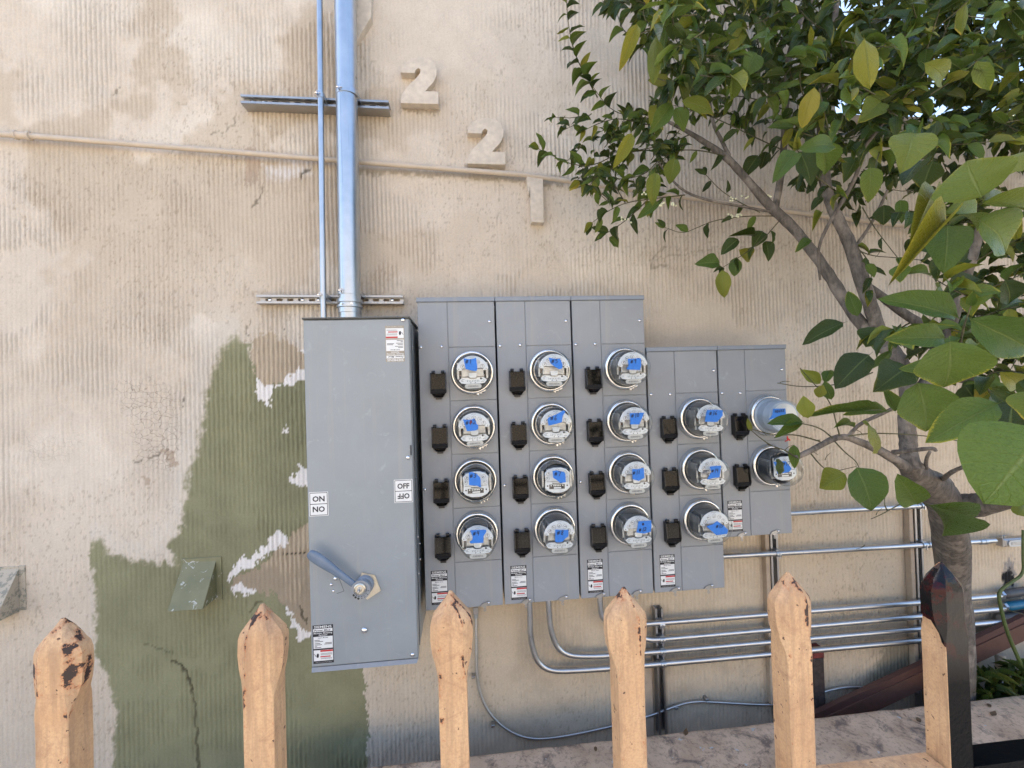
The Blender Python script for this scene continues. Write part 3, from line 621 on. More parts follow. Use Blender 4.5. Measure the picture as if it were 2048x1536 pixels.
def flex(label, path, r=.0075):
    pts = smooth_path([unp(u, v, y) for u, v, y in path], 4)
    L = [0]
    for a, b_ in zip(pts[:-1], pts[1:]): L.append(L[-1]+(b_-a).length)
    n = int(L[-1]/.0028); P = []; R = []; j = 0
    for i in range(n):
        s = L[-1]*i/n
        while j < len(L)-2 and L[j+1] < s: j += 1
        f = (s-L[j])/max(L[j+1]-L[j], 1e-9); P.append(pts[j].lerp(pts[j+1], f)); R.append(r if i % 3 else r*.72)
    t = thing('flexible_conduit', pts[0], label, 'cable'); MB().tube(P, R, 9).build('armour', M['emt'], t, True, 180); return t
FY = 2.278
t = flex('ribbed flexible conduit looping down from the first meter cabinet along the wall', [(952, 1232, FY), (953, 1300, FY), (954, 1360, FY), (966, 1408, FY), (1000, 1452, FY), (1050, 1478, FY), (1110, 1477, FY), (1225, 1453, FY), (1300, 1432, FY), (1340, 1416, FY), (1385, 1402, FY), (1440, 1405, FY), (1545, 1411, FY), (1600, 1402, FY), (1650, 1382, FY), (1700, 1372, FY), (1770, 1380, FY), (1850, 1385, FY), (1905, 1385, FY)])
cn = MB(); c = unp(951, 1214, 2.26); cn.bbox(c.x-.013, c.x+.013, 2.245, 2.275, c.z-.03, c.z+.005); cn.build('connector_body', M['galv_dark'], t)
c = unp(952, 1232, FY); MB().tube([c+Vector((0, 0, .022)), c+Vector((0, 0, .02)), c-Vector((0, 0, .008)), c-Vector((0, 0, .01))], [.009, .012, .012, .009], 12).build('connector_nut', M['galv'], t, True)
for (u, v) in ((948, 1351), (987, 1448), (1412, 1396), (1352, 1413)):
    c = unp(u, v, 2.285); mb = MB().bbox(c.x-.012, c.x+.006, 2.268, 2.298, c.z-.006, c.z+.006); mb.lathe([(.005, 0), (.005, -.003), (.001, -.004)], (c.x-.008, 2.268, c.z), 10); mb.build('cable_clip', M['galv_dark'], t)

# ================================================================ SWITCH CABINET
BX0, BX1, BZ0, BZ1, BY = -.645, -.229, H-1.083, H+.308, 1.88
bt = thing('switch_cabinet', (BX0+.2, WALL, BZ0), 'big grey service switch cabinet with ON and OFF stickers and lever handle', 'electrical cabinet')
MB().bbox(BX0+.004, BX1-.004, BY+.012, WALL-.002, BZ0+.004, BZ1-.004, .004).build('cabinet_shell', M['grey_box'], bt)
MB().bbox(BX0, BX1, BY, BY+.055, BZ0+.006, BZ1-.003, .004).build('front_cover', M['grey_box'], bt, True, 30)
MB().bbox(BX0-.004, BX1+.004, BY-.007, BY+.35, BZ1-.001, BZ1+.006, .003).build('rain_hood', plain('worn_dark_edge_paint', (.12, .12, .11), .5), bt)
MB().add([(BX0, BY+.003, BZ0+.004), (BX1, BY+.003, BZ0+.004), (BX1-.006, BY-.003, BZ0-.012), (BX0, BY-.003, BZ0-.012), (BX0, BY+.05, BZ0+.004), (BX1, BY+.05, BZ0+.004), (BX1-.006, BY+.05, BZ0-.012), (BX0, BY+.05, BZ0-.012)],
         [(0, 3, 2, 1), (4, 5, 6, 7), (0, 1, 5, 4), (3, 7, 6, 2), (0, 4, 7, 3), (1, 2, 6, 5)]).build('bottom_lip', M['grey_cap'], bt)
for u, v, r in ((806, 640, .0085), (816, 915, .0085), (825, 1309, .0085), (729, 1260, .0125), (671, 1157, .008), (662.5, 1169, .006), (667, 1182, .0055)):
    c = unp(u, v, BY); bolt(bt, (c.x, BY, c.z), r, 'screw_head', h=r*.6)
for z_ in (.12, -.1, -.42, -.62, -.7): bolt_c = (BX1-.004, 0, 0)
sb = MB()
for yy, z_ in ((BY+.12, .2), (BY+.12, -.37), (BY+.2, -.68), (BY+.14, -.63), (BY+.2, -.75), (BY+.14, -.79)):
    sb.tube([(BX1-.005, yy, H+z_), (BX1, yy, H+z_)], .006, 10)
sb.build('side_rivets', M['screw'], bt)
MB().box(BX1-.0045, BX1+.0005, BY+.07, BY+.078, BZ0+.02, BZ1-.02).build('side_seam', M['dark_gap'], bt)
c = unp(822, 900, BY); MB().bbox(c.x-.003, c.x+.003, BY-.006, BY, c.z-.02, c.z+.02).build('cover_catch', M['dark_gap'], bt)
e_ = MB(); p0, p1, p2 = unp(679, 1158, BY), unp(688, 1182, BY), unp(674, 1187, BY); e_.ribbon([(p0.x, p0.z), (p1.x, p1.z), (p2.x, p2.z)], .0016, BY-.0004); e_.build('plate_outline', M['dark_gap'], bt)
# handle: square plate, hub, interlock ring, lever
hc = unp(719.5, 1178, BY-.05); hub = unp(723, 1177, BY-.03)
pc = unp(740, 1174, BY-.004); hp = MB()
hp.prism([(pc.x+dx, pc.z+dz) for dx, dz in ((-.06, -.005), (-.012, -.05), (.042, -.018), (.02, .045), (-.03, .06))], BY-.004, BY); hp.build('mounting_plate', M['pale_steel'], bt)
hd = MB().lathe([(.036, 0), (.036, -.016), (.031, -.022), (.028, -.022)], (hub.x+.008, BY-.002, hub.z+.006), 36); hd.lathe([(.036, 0), (.037, -.006), (.037, -.022), (.034, -.026), (.0001, -.026)], (hub.x, BY-.02, hub.z), 36)
hdo = hd.build('handle_hub', M['grey_cap'], bt, True, 40)
MB().lathe([(.0225, 0), (.0225, -.006), (.019, -.008), (.017, -.006), (.0001, -.006)], (hc.x, BY-.046, hc.z), 30).build('locking_washer', M['pale_steel'], hdo, True, 40)
MB().lathe([(.0095, 0), (.0095, -.004), (.006, -.012), (.006, -.02), (.004, -.023), (.0001, -.023)], (hc.x, BY-.052, hc.z), 16).build('spindle_nut', M['screw'], hdo, True, 40)
hs = MB()
for k, a in enumerate((200, 222, 246, 270, 292, 318, 345)):
    a = math.radians(a+8); cx, cz = hub.x+math.cos(a)*.0285, hub.z+math.sin(a)*.0285; hs.lathe([(.0045, 0), (.0045, -.0006), (.0001, -.0007)], (cx, BY-.0462, cz), 12)
    if k < 3: hs.lathe([(.0045, 0), (.0045, -.0006), (.0001, -.0007)], (cx-.001, BY-.0463, cz-.004), 12)
hs.build('padlock_holes', M['black'], hdo)
lv = [(709, 1170, .0125), (700, 1163, .0125), (685, 1152, .0135), (668, 1140, .0165), (652, 1129, .0205), (638, 1119, .0225), (627, 1112, .021), (620, 1107, .015), (617.5, 1104.5, .006)]
LP = [unp(u, v, BY-.035-.03*i/8) for i, (u, v, _) in enumerate(lv)]; P = smooth_path(LP, 2)
mb = MB(); n = 18; V = []; tt = (LP[-1]-LP[0]).normalized(); up_ = Vector((0, -1, 0)); sd_ = tt.cross(up_).normalized(); RR = [r for _, _, r in lv]
def rad(i): f = i/(len(P)-1)*(len(RR)-1); k = min(int(f), len(RR)-2); return RR[k]+(RR[k+1]-RR[k])*(f-k)
for i, p in enumerate(P):
    r = rad(i); V += [p+sd_*math.cos(q)*r+up_*math.sin(q)*(r*.42+.004) for q in [2*math.pi*j/n for j in range(n)]]
mb.add(V, [(i*n+j, i*n+(j+1) % n, (i+1)*n+(j+1) % n, (i+1)*n+j) for i in range(len(P)-1) for j in range(n)]+[tuple((len(P)-1)*n+j for j in range(n)), tuple(range(n))[::-1]])
g = NG('blue_grey_gloss_paint'); lvm = g.set(g.mix(g.ramp(g.noise(20), .3, .7), (.15, .2, .27), (.19, .24, .31)), .22)
mb.build('lever', lvm, bt, True, 60)
MB().lathe([(.0375, 0), (.0375, -.0008), (.026, -.0012)], (hub.x, BY-.0458, hub.z), 36).build('hub_face', M['grey'], hdo, True, 40)

def sticker(parent, name, layers, label=None):
    """first layer is the sticker, later layers are its print, each a hair prouder"""
    base = None
    for i, (nm, mb, mt) in enumerate(layers):
        o = mb.build(nm, M[mt], parent if i == 0 else base); base = base or o
    if label: base['label'] = label
def onoff(u0, u1, v0, v1, txt, label):
    a, b_ = unp(u0, v1, BY), unp(u1, v0, BY); x0, x1, z0, z1 = a.x, b_.x, a.z, b_.z; xm, zm = (x0+x1)/2, (z0+z1)/2; e = .0025
    w_ = MB().box(x0, x1, BY-.0006, BY, z0, z1); k = MB(); f = BY-.0008
    k.box(x0+e, x1-e, f, f+.0001, z0+e, z1-e)
    i_ = MB(); q = .0022
    for a0, a1 in ((z0+e+q, zm-q*.6), (zm+q*.6, z1-e-q)): i_.box(x0+e+q, x1-e-q, f-.0003, f-.0002, a0, a1)
    t_ = MB(); hh = (z1-z0)/2*.62; text_mb(t_, txt, hh, xm, f-.0006, zm+.0105, width=(x1-x0)*.64, bold=.03); t2 = MB(); text_mb(t2, txt, hh, xm, f-.0006, zm-.0105, True, width=(x1-x0)*.64, bold=.03)
    sticker(bt, 'sticker', [('sticker', w_, 'white_print'), ('border', k, 'black_print'), ('panel', i_, 'white_print'), ('lettering', t_, 'black_print'), ('lettering', t2, 'black_print')], label)
onoff(619, 656, 983, 1033, 'ON', 'white sticker reading ON twice, once upside down'); onoff(789, 825, 958, 1006, 'OFF', 'white sticker reading OFF twice, once upside down')
def rating_label(parent, x0, x1, z0, z1, y, flip=False, faded=False, kind='Main Sect.'):
    W_, Hh = x1-x0, z1-z0; xm = (x0+x1)/2
    def X(t): return x0+W_*t if not flip else x1-W_*t
    def Z(t): return z1-Hh*t if not flip else z0+Hh*t
    def rect(mb, a, b_, c, d, yy): xa, xb = sorted((X(a), X(b_))); za, zb = sorted((Z(c), Z(d))); mb.box(xa, xb, yy, yy+.0001, za, zb)
    bk = MB().box(x0, x1, y-.0006, y, z0, z1); wh = MB(); y1_ = y-.0008
    rect(wh, .03, .97, .095, .175, y1_); rect(wh, .03, .97, .30, .61, y1_); rect(wh, .03, .97, .65, .93, y1_)
    lt = MB(); y2 = y-.0009
    text_mb(lt, 'SIEMENS', Hh*.088, X(.5), y2, Z(.078), flip, width=W_*.86, bold=.018)
    text_mb(lt, 'Modular Metering', Hh*.05, X(.5), y2, Z(.228), flip, width=W_*.9, bold=.02); text_mb(lt, 'System', Hh*.05, X(.5), y2, Z(.278), flip, width=W_*.42, bold=.02)
    text_mb(lt, 'CONTACT LOCAL SALES OFFICE', Hh*.018, X(.5), y2, Z(.975), flip, width=W_*.8)
    dk = MB(); y3 = y-.0012
    text_mb(dk, 'Power Mod', Hh*.062, X(.47), y3, Z(.158), flip, width=W_*.8, bold=.02, shear=.2)
    text_mb(dk, kind, Hh*.04, X(.5), y3, Z(.345), flip, width=W_*.5, bold=.01)
    for a, b_, c in ((.08, .34, .385), (.08, .5, .42), (.08, .36, .47), (.08, .44, .505), (.6, .92, .465), (.55, .92, .495), (.08, .2, .545), (.08, .4, .575)): rect(dk, a, b_, c, c+.014, y3)
    for c in (.735, .755, .775, .86, .88): rect(dk, .37, .93, c, c+.006, y3)
    # small pictogram: a hand and a spark
    hx, hz = X(.2), Z(.79); k = -1 if flip else 1; s = W_*.1*k
    dk.prism([(hx-s*.2, hz-s*1.1), (hx+s*.7, hz-s*.9), (hx+s*.8, hz+s*.6), (hx+s*.4, hz+s*1.1), (hx-s*.1, hz+s*.9), (hx-s*.4, hz)], y3, y3+.0001); dk.ribbon([(hx-s*1.5, hz+s*.8), (hx-s*.9, hz+s*.3), (hx-s*1.1, hz), (hx-s*.5, hz-s*.4)], W_*.02, y3)
    rd = MB(); rect(rd, .35, .97, .655, .7, y-.0010); rect(rd, .35, .85, .81, .84, y-.0010)
    f = 'faded_print' if faded else 'black_print'
    sticker(parent, 'rating_label', [('rating_label', bk, f), ('white_field', wh, 'white_print'), ('lettering', lt, 'white_print'), ('small_print', dk, 'black_print'), ('warning_band', rd, 'red_print')])
a, b_ = unp(627, 1328, BY), unp(666, 1248, BY); rating_label(bt, a.x, b_.x, a.z, b_.z, BY, kind='Switch Module')
a, b_ = unp(772, 724, BY), unp(808, 651, BY); rating_label(bt, a.x, b_.x, a.z, b_.z, BY, True, True, 'Switch Module')

# ================================================================ METER CABINETS
PY = 2.05; ZT = H+.406; PITCH_X = .352; CX0 = -.210
ZD = [.199, -.0415, -.282, -.5235, -.764]       # door seams
def breaker_proto():
    """black flip cover over a breaker, origin at the centre of its front face on the panel"""
    mb = MB(); w2 = .035
    prof = [(-.062, 0), (-.062, -.012), (-.043, -.030), (-.026, -.036), (-.0255, -.030), (.046, -.022), (.050, -.018), (.050, 0)]   # (z, y)
    def sect(x0, x1, pr):
        n = len(pr); mb.add([(x0, y, z) for z, y in pr]+[(x1, y, z) for z, y in pr], [tuple(range(n)), tuple(range(2*n-1, n-1, -1))]+[(i, i+n, (i+1) % n+n, (i+1) % n) for i in range(n)])
    body = [(-.042, 0), (-.042, -.026), (-.024, -.034), (.044, -.024), (.050, -.018), (.050, 0)]
    sect(-w2, -w2+.004, [(z, y-.002 if y < 0 else y) for z, y in body]); sect(w2-.004, w2, [(z, y-.002 if y < 0 else y) for z, y in body])
    mb.add([(-w2+.004, -.026, -.042), (w2-.004, -.026, -.042), (.019, -.012, -.060), (-.019, -.012, -.060), (-w2+.004, 0, -.042), (w2-.004, 0, -.042), (.019, 0, -.060), (-.019, 0, -.060)], [(0, 1, 5, 4), (3, 7, 6, 2), (0, 4, 7, 3), (1, 2, 6, 5)])
    sect(-w2+.004, w2-.004, [(-.042, 0), (-.042, -.026), (-.0245, -.034), (-.0235, -.028), (-.0235, 0)])
    for x in (-.021, .021): mb.tube([(x-.0075, -.012, .053), (x+.0075, -.012, .053)], .007, 10)
    mb.box(-.013, .013, -.017, -.001, -.069, -.0605)
    o = mb.build('breaker_cover', M['black'], None, True, 30)
    fp = MB().add([(-w2+.0045, -.0285, -.0235), (w2-.0045, -.0285, -.0235), (w2-.0045, -.0218, .0455), (-w2+.0045, -.0218, .0455), (-w2+.0045, -.02, -.0235), (w2-.0045, -.02, -.0235), (w2-.0045, -.014, .0455), (-w2+.0045, -.014, .0455)],
                  [(0, 1, 2, 3), (0, 4, 5, 1), (2, 6, 7, 3), (0, 3, 7, 4), (1, 5, 6, 2)]).build('smoky_window', M['black_gloss'], o, local=True)
    lp = MB().add([(-w2+.006, -.0262, -.0435), (w2-.006, -.0262, -.0435), (.018, -.0135, -.0590), (-.018, -.0135, -.0590)], [(0, 3, 2, 1)]).build('lower_lip', M['black_gloss'], o, local=True)
    tb = MB().ribbon([(-.009, -.048), (-.004, -.0455), (.004, -.0455), (.009, -.048)], .0016, -.0235).build('pull_tab', M['black'], o, local=True)
    return o
bp = breaker_proto(); bp_used = False
def latch_proto():
    mb = MB(); mb.prism([(-.024, .002), (-.018, .012), (.012, .022), (.02, .02), (.022, .012), (.004, .004), (0, -.006), (-.006, -.008), (-.01, -.002), (-.016, .001)], -.006, -.002)
    mb.lathe([(.0035, 0), (.0065, -.001), (.0065, -.003), (.0035, -.003)], (-.004, -.004, -.014), 12); o = mb.build('latch', M['galv_dark'], None)
    MB().lathe([(.006, 0), (.006, -.003), (.003, -.006), (.0001, -.006)], (.014, -.006, .016), 12).build('latch_screw', M['screw'], o, True, 60, True); return o
lp_ = latch_proto(); lp_used = False
def put(proto, parent, loc, first):
    o = proto if first else copy_tree(proto); o.parent = parent; o.location = Vector(loc)-base_of(parent); return o
names = [('leftmost four-meter cabinet, next to the big switch cabinet', 5, 0, 4), ('four-meter cabinet second from the switch cabinet', 5, 0, 4), ('four-meter cabinet in the middle, right one of the tall three', 5, 0, 4),
         ('lower-set cabinet with three meters', 5, 1, 4), ('short cabinet with two meters, partly behind lemon leaves', 5, 1, 3)]
labpx = [(864, 896, 1141, 1209), (1022.5, 1055, 1131, 1199), (1176, 1207.5, 1118.5, 1185), (1321, 1351.5, 1109, 1174), (1457.5, 1485.5, 1001, 1063)]
scrpx = [[(841.7, 694.7), (883, 693.5), (979, 643), (850, 979)], [(1000, 692), (1040, 690), (1132, 642), (1009, 971)], [(1151.5, 689), (1190, 688), (1279, 641), (1161, 964)], [(1302, 789), (1340, 788.5), (1427, 741), None], [(1444, 786.5), (1480, 786), (1563, 739), None]]
latpx = [[(973, 1209)], [(1055, 1203), (1128, 1198)], [(1203, 1191), (1276, 1186)], [(1352, 1175), (1419, 1176)], [(1485, 1065), (1551, 1066)]]
metlist = []
for k, (lab, nd, d0, d1) in enumerate(names):
    x0 = CX0+PITCH_X*k; x1 = x0+.3435; xs_ = x0+.132+.0004*k; zt = ZT if d0 == 0 else H+.160; bot = H-.969 if d1 == 4 else H-.733
    t = thing('meter_cabinet', ((x0+x1)/2, WALL, bot), 'grey '+lab, 'meter cabinet', 'grey meter cabinets in a row')
    MB().bbox(x0+.002, x1-.001, PY+.004, WALL-.002, bot+.002, zt-.002, .002).build('cabinet_shell', M['grey'], t)
    MB().bbox(x0-.004, x1+.003, PY-.006, PY+.12, zt-.001, zt+.019, .002).build('top_cap', M['grey_cap'], t)
    MB().bbox(x0, xs_-.0012, PY, PY+.008, bot, zt-.0015, .0015).build('side_cover', M['grey'], t)
    tb = zt-.0015; sh = 1 if d0 else 0
    MB().bbox(xs_+.0012, x1, PY, PY+.008, H+ZD[sh]+.0012, tb, .0015).build('blank_cover', M['grey'], t)
    for i in range(sh, d1):
        za, zb = H+ZD[i+1]+.0009, H+ZD[i]-.0009
        dr = MB().bbox(xs_+.0012, x1, PY, PY+.008, za, zb, .0015).build('meter_door', M['grey'], t)
        e = MB(); a, b2 = x1-.037, x1-.013; c, d = zb-.035, zb-.010
        e.ribbon([(a, c), (b2, c), (b2, d), (a, d), (a, c)], .0012, PY-.0002); e.build('embossed_square', M['grey_cap'], dr)
        metlist.append((.026+PITCH_X*k, H+[.083, -.1605, -.3995, -.637][i], k, i))
        put(bp, t, (x0+.0835+.0012*k, PY, H+[.036, -.2045, -.446, -.6875][i]), not bp_used); bp_used = True
    MB().bbox(xs_+.0012, x1, PY, PY+.008, bot, H+ZD[d1]-.0012, .0015).build('blank_cover', M['grey'], t)
    for p in scrpx[k]:
        if p: c = unp(*p, PY); bolt(t, (c.x, PY, c.z), .0072, 'screw_head', h=.005)
    for p in latpx[k]:
        c = unp(*p, PY); put(lp_, t, (c.x-.004, PY, bot+.001), not lp_used); lp_used = True
    u0, u1, v0, v1 = labpx[k]; a, b2 = unp((u0+u1)/2, v1, PY), unp((u0+u1)/2, v0, PY); ww = .0365
    rating_label(t, a.x-ww, a.x+ww, a.z, b2.z, PY, kind='Meter Sect.')
gm_ = MB()
gz = MB().box(CX0+PITCH_X*5-.0095, CX0+PITCH_X*5-.0085, PY+.01, PY+.02, H-.3, H-.2)

# ---------------------------------------------------------------- meters
def arc(r, a0, a1, n, cx=0, cz=0): return [(cx+r*math.cos(math.radians(a0+(a1-a0)*i/n)), cz+r*math.sin(math.radians(a0+(a1-a0)*i/n))) for i in range(n+1)]
def meter_proto(kind):
    t = thing('electricity_meter', (0, 0, 0), 'x', 'electricity meter')
    MB().lathe([(.100, 0), (.099, -.006), (.096, -.010), (.090, -.011), (.084, -.010)], n=56).build('socket_collar', M['grey'], t, True, 60, True)
    rg = MB().lathe([(.0835, -.010), (.0945, -.010), (.0962, -.013), (.0962, -.022), (.0950, -.026), (.0890, -.0305), (.0865, -.030), (.0850, -.025), (.0835, -.024)], n=64)
    ro = rg.build('sealing_ring', M['chrome'], t, True, 50, True)
    cl = MB()
    a = math.radians(-68); cx, cz = .0965*math.cos(a), .0965*math.sin(a); tx, tz = -math.sin(a), math.cos(a)
    cl.tube([(cx-tx*.022, -.020, cz-tz*.022), (cx+tx*.022, -.020, cz+tz*.022)], .0038, 8)
    for s in (-.016, -.002, .014): cl.tube([(cx+tx*s, -.020, cz+tz*s), (cx*1.075+tx*s, -.022, cz*1.075+tz*s)], .0035, 6)
    cl.build('ring_clasp', M['chrome'], ro, True, 50, True)
    R, D = .0775, .148
    if kind == 'digital':
        MB().lathe([(.083, -.012), (.083, -.030), (.0745, -.034), (.0735, -.075), (.0745, -.077), (.0725, -.082), (.071, -.118), (.067, -.122), (.0001, -.122)], n=56).build('round_body', M['meter_grey'], t, True, 35, True)
        f = MB().lathe([(.0600, -.1225), (.0600, -.1245), (.0001, -.1250)], n=48).build('display_face', M['dial'], t, True, 35, True)
        k = MB().prism(arc(.058, 200, 340, 14), -.1256, -.1252); k.build('grey_field', M['meter_grey'], f, local=True)
        k = MB(); k.box(-.030, .006, -.1262, -.1254, -.016, .004); k.box(-.008, .012, -.1262, -.1254, -.040, -.036); k.build('display', M['black'], f, local=True)
    else:
        MB().lathe([(.082, -.014), (.082, -.018), (.0001, -.019)], n=48).build('back_plate', M['meter_dark'], t, True, 35, True)
        fr = MB(); fr.bbox(-.052, .052, -.085, -.02, -.050, -.012, .003); fr.bbox(-.046, .046, -.098, -.02, .014, .05, .003); fr.bbox(-.030, .030, -.090, -.02, -.014, .012, .002); fr.box(-.066, -.058, -.1, -.02, -.03, .04); fr.box(.058, .066, -.1, -.02, -.03, .04)
        fr.build('inner_frame', M['meter_alu'], t, local=True)
        if kind == 'dial':
            cp_ = MB()
            for s in (-1, 1):
                for j in range(4): cp_.lathe([(.013, -.03-j*.014), (.015, -.034-j*.014), (.013, -.040-j*.014)], (s*.050, 0, .0), 14)
            cp_.build('coil', M['copper'], t, True, 50, True)
            MB().lathe([(.046, -.052), (.046, -.0535), (.0001, -.0537)], (0, 0, -.004), 32).build('spinning_disc', M['meter_alu'], t, True, 40, True)
            bx = MB(); bx.bbox(-.048, .048, -.108, -.1, -.022, .012, .002); bx.build('register_frame', M['meter_alu'], t, local=True)
            yf = -.120
            up_ = arc(.0685, 12, 168, 26); up_ = [(x, z*.98) for x, z in up_]+[(-.064, .0085), (-.058, .005), (-.046, .005), (-.044, .014), (.044, .014), (.046, .005), (.058, .005), (.064, .0085)]
            dp = MB().prism(up_, yf, yf+.002).build('dial_plate', M['dial'], t, local=True)
            mk = MB()
            for i in range(5):
                a = math.radians(152-31*i); cx, cz = .047*math.cos(a), .047*math.sin(a)*.98
                pts = [(cx+.0088*math.cos(q), cz+.0088*math.sin(q)) for q in [2*math.pi*j/18 for j in range(19)]]; mk.ribbon(pts, .0006, yf-.0002)
                for j in range(10): q = 2*math.pi*j/10; mk.ribbon([(cx+.0068*math.cos(q), cz+.0068*math.sin(q)), (cx+.0080*math.cos(q), cz+.0080*math.sin(q))], .0007, yf-.0002)
                q = 1.1+i*1.7; mk.ribbon([(cx-.002*math.cos(q), cz-.002*math.sin(q)), (cx+.0072*math.cos(q), cz+.0072*math.sin(q))], .0020, yf-.0006)
            text_mb(mk, 'KILOWATTHOURS', .0042, 0, yf-.0003, .0605, width=.022)
            for s in (-1, 1): mk.lathe([(.0018, 0), (.0001, -.0004)], (s*.058, yf-.0002, .0115), 8)
            mk.build('dial_print', M['black_print'], dp, local=True)
            hx = MB().prism([(-.017, -.006), (.017, -.006), (.015, -.022), (.010, -.027), (-.010, -.027), (-.015, -.022)], yf, yf+.002); hx.build('window_tab', M['dial'], t, local=True)
            npoly = [(-.060, -.037), (-.046, -.026), (-.020, -.026), (-.014, -.031), (0, -.033), (.014, -.031), (.020, -.026), (.046, -.026), (.060, -.037), (.050, -.049), (.034, -.052), (-.034, -.052), (-.050, -.049)]
            npl = MB().prism(npoly, yf-.0005, yf+.0015).build('name_plate', M['dial'], t, local=True)
            mk = MB()
            for x in (-.024, -.017, -.010, -.003, .004, .011, .018, .024): mk.ribbon([(x, -.037), (x+.0012, -.043)], .0014, yf-.0008)
            for x0_, x1_, z in ((-.052, -.042, -.0365), (-.047, -.036, -.032), (-.050, -.040, -.041), (.034, .044, -.031), (.040, .050, -.038), (.034, .046, -.044)): mk.ribbon([(x0_, z), (x1_, z)], .0011, yf-.0008)
            for x in (-.0095, .0095): mk.prism([(x-.0022, -.046), (x+.0022, -.046), (x, -.051)], yf-.0010, yf-.0007)
            mk.lathe([(.0042, 0), (.0001, -.0002)], (.034, yf-.0008, -.0305), 12)
            mk.build('plate_print', M['black_print'], npl, local=True)
            bpoly = arc(.0095, 90, 270, 8, -.026, -.0625)+arc(.0095, -90, 90, 8, .026, -.0625)
            bc = MB().prism(bpoly, yf+.0002, yf+.0018).build('barcode_plate', M['barcode'], t, local=True)
            mk = MB(); r_ = random.Random(3); x = -.022
            while x < .022: w_ = r_.uniform(.0005, .0016); mk.box(x, x+w_, yf-.0002, yf+.0001, -.0665, -.0585); x += w_+r_.uniform(.0006, .0016)
            mk.build('barcode', plain('grey_print', (.2, .19, .18), .5), bc, local=True)
        else:
            yf = -.112
            MB().lathe([(.0735, -.022), (.0735, -.090), (.0700, -.092), (.0700, -.024)], n=48).build('dark_inner_ring', M['meter_dark'], t, True, 40, True)
            pl = [(-.055, .034), (-.040, .048), (-.018, .056), (.018, .056), (.040, .048), (.055, .034), (.052, 0), (.055, -.030), (.040, -.044), (.018, -.052), (-.018, -.052), (-.040, -.044), (-.055, -.030), (-.052, 0)]
            dp = MB().prism(pl, yf, yf+.002).build('dial_plate', M['dial'], t, local=True); mk = MB()
            for i, (cx, cz) in enumerate(((-.040, .030), (-.042, .010), (.040, .010), (.034, .034), (0, .043))):
                pts = [(cx+.0075*math.cos(q), cz+.0075*math.sin(q)) for q in [2*math.pi*j/16 for j in range(17)]]; mk.ribbon(pts, .0007, yf-.0002); q = 1+i; mk.ribbon([(cx, cz), (cx+.006*math.cos(q), cz+.006*math.sin(q))], .002, yf-.0004)
            mk.box(-.048, .048, yf-.0006, yf-.0002, -.0045, -.0030); mk.box(-.022, .022, yf-.0006, yf-.0002, -.013, -.0095)
            for s in (-1, 1): mk.lathe([(.0035, 0), (.0001, -.001)], (s*.043, yf-.0002, -.022), 10)
            mk.box(-.036, .032, yf-.0008, yf-.0002, -.036, -.016); mk.build('dial_print', M['black_print'], dp, local=True)
            rw = MB()
            for x in (-.030, -.018, -.011, -.004, .003, .010, .021): rw.box(x, x+.0048, yf-.0012, yf-.0009, -.0235, -.0185)
            rw.box(-.016, .016, yf-.0012, yf-.0009, -.034, -.028); rw.build('number_wheels', M['white_print'], dp, local=True)
    gl = MB().lathe([(.0840, -.016), (.0840, -.024), (.0815, -.030), (.0805, -.040), (.0795, -.090), (R+.0008, -.120), (R-.0008, -.132), (R-.0050, -.141), (R-.0110, -.1455), (R-.024, -.1475), (.030, -.1485), (.0001, -.149)], n=64)
    gl.build('glass_cover', M['glass'], t, True, 60, True)
    return t
protos = {k: meter_proto(k) for k in ('dial', 'square', 'digital')}; used = set()
STROKE = {'1': [[(.5, 1), (.45, 0)]], '2': [[(.15, .8), (.4, 1), (.75, .85), (.7, .55), (.1, .05), (.5, .1), (.9, .02)]], '3': [[(.2, .95), (.7, .9), (.4, .55), (.8, .4), (.6, .05), (.15, .05)]],
          '4': [[(.25, 1), (.2, .5), (.8, .5)], [(.7, 1), (.65, 0)]], '5': [[(.85, 1), (.3, .95), (.25, .55), (.7, .55), (.75, .2), (.3, 0)]], '6': [[(.7, 1), (.25, .5), (.25, .1), (.6, 0), (.75, .3), (.3, .4)]],
          '7': [[(.15, .95), (.85, .95), (.45, 0)]], '8': [[(.7, .9), (.35, .95), (.3, .65), (.75, .35), (.6, .02), (.2, .1), (.35, .45), (.75, .7), (.7, .9)]], '9': [[(.75, .9), (.35, .95), (.3, .6), (.7, .6), (.75, .9), (.6, 0)]],
          '0': [[(.5, 1), (.2, .6), (.3, .1), (.6, .05), (.8, .5), (.5, 1)]], '#': [[(.35, .85), (.25, .1)], [(.7, .9), (.6, .15)], [(.1, .62), (.9, .68)], [(.08, .33), (.85, .4)]],
          'H': [[(.1, 1), (.1, 0)], [(.1, .5), (.8, .5)], [(.8, 1), (.8, 0)]], 'O': [[(.5, 1), (.15, .6), (.2, .1), (.6, 0), (.85, .5), (.5, 1)]], 'U': [[(.15, 1), (.2, .1), (.7, .1), (.8, 1)]], 'S': [[(.8, .9), (.3, .9), (.25, .6), (.7, .4), (.6, .05), (.15, .05)]], 'E': [[(.8, 1), (.2, 1), (.2, 0), (.8, 0)], [(.2, .5), (.7, .5)]],
          '*': [[(.1, .2), (.8, .9), (.2, .8), (.9, .3), (.4, 1), (.5, 0), (.1, .6), (.9, .6), (.3, .3), (.7, .7)]]}
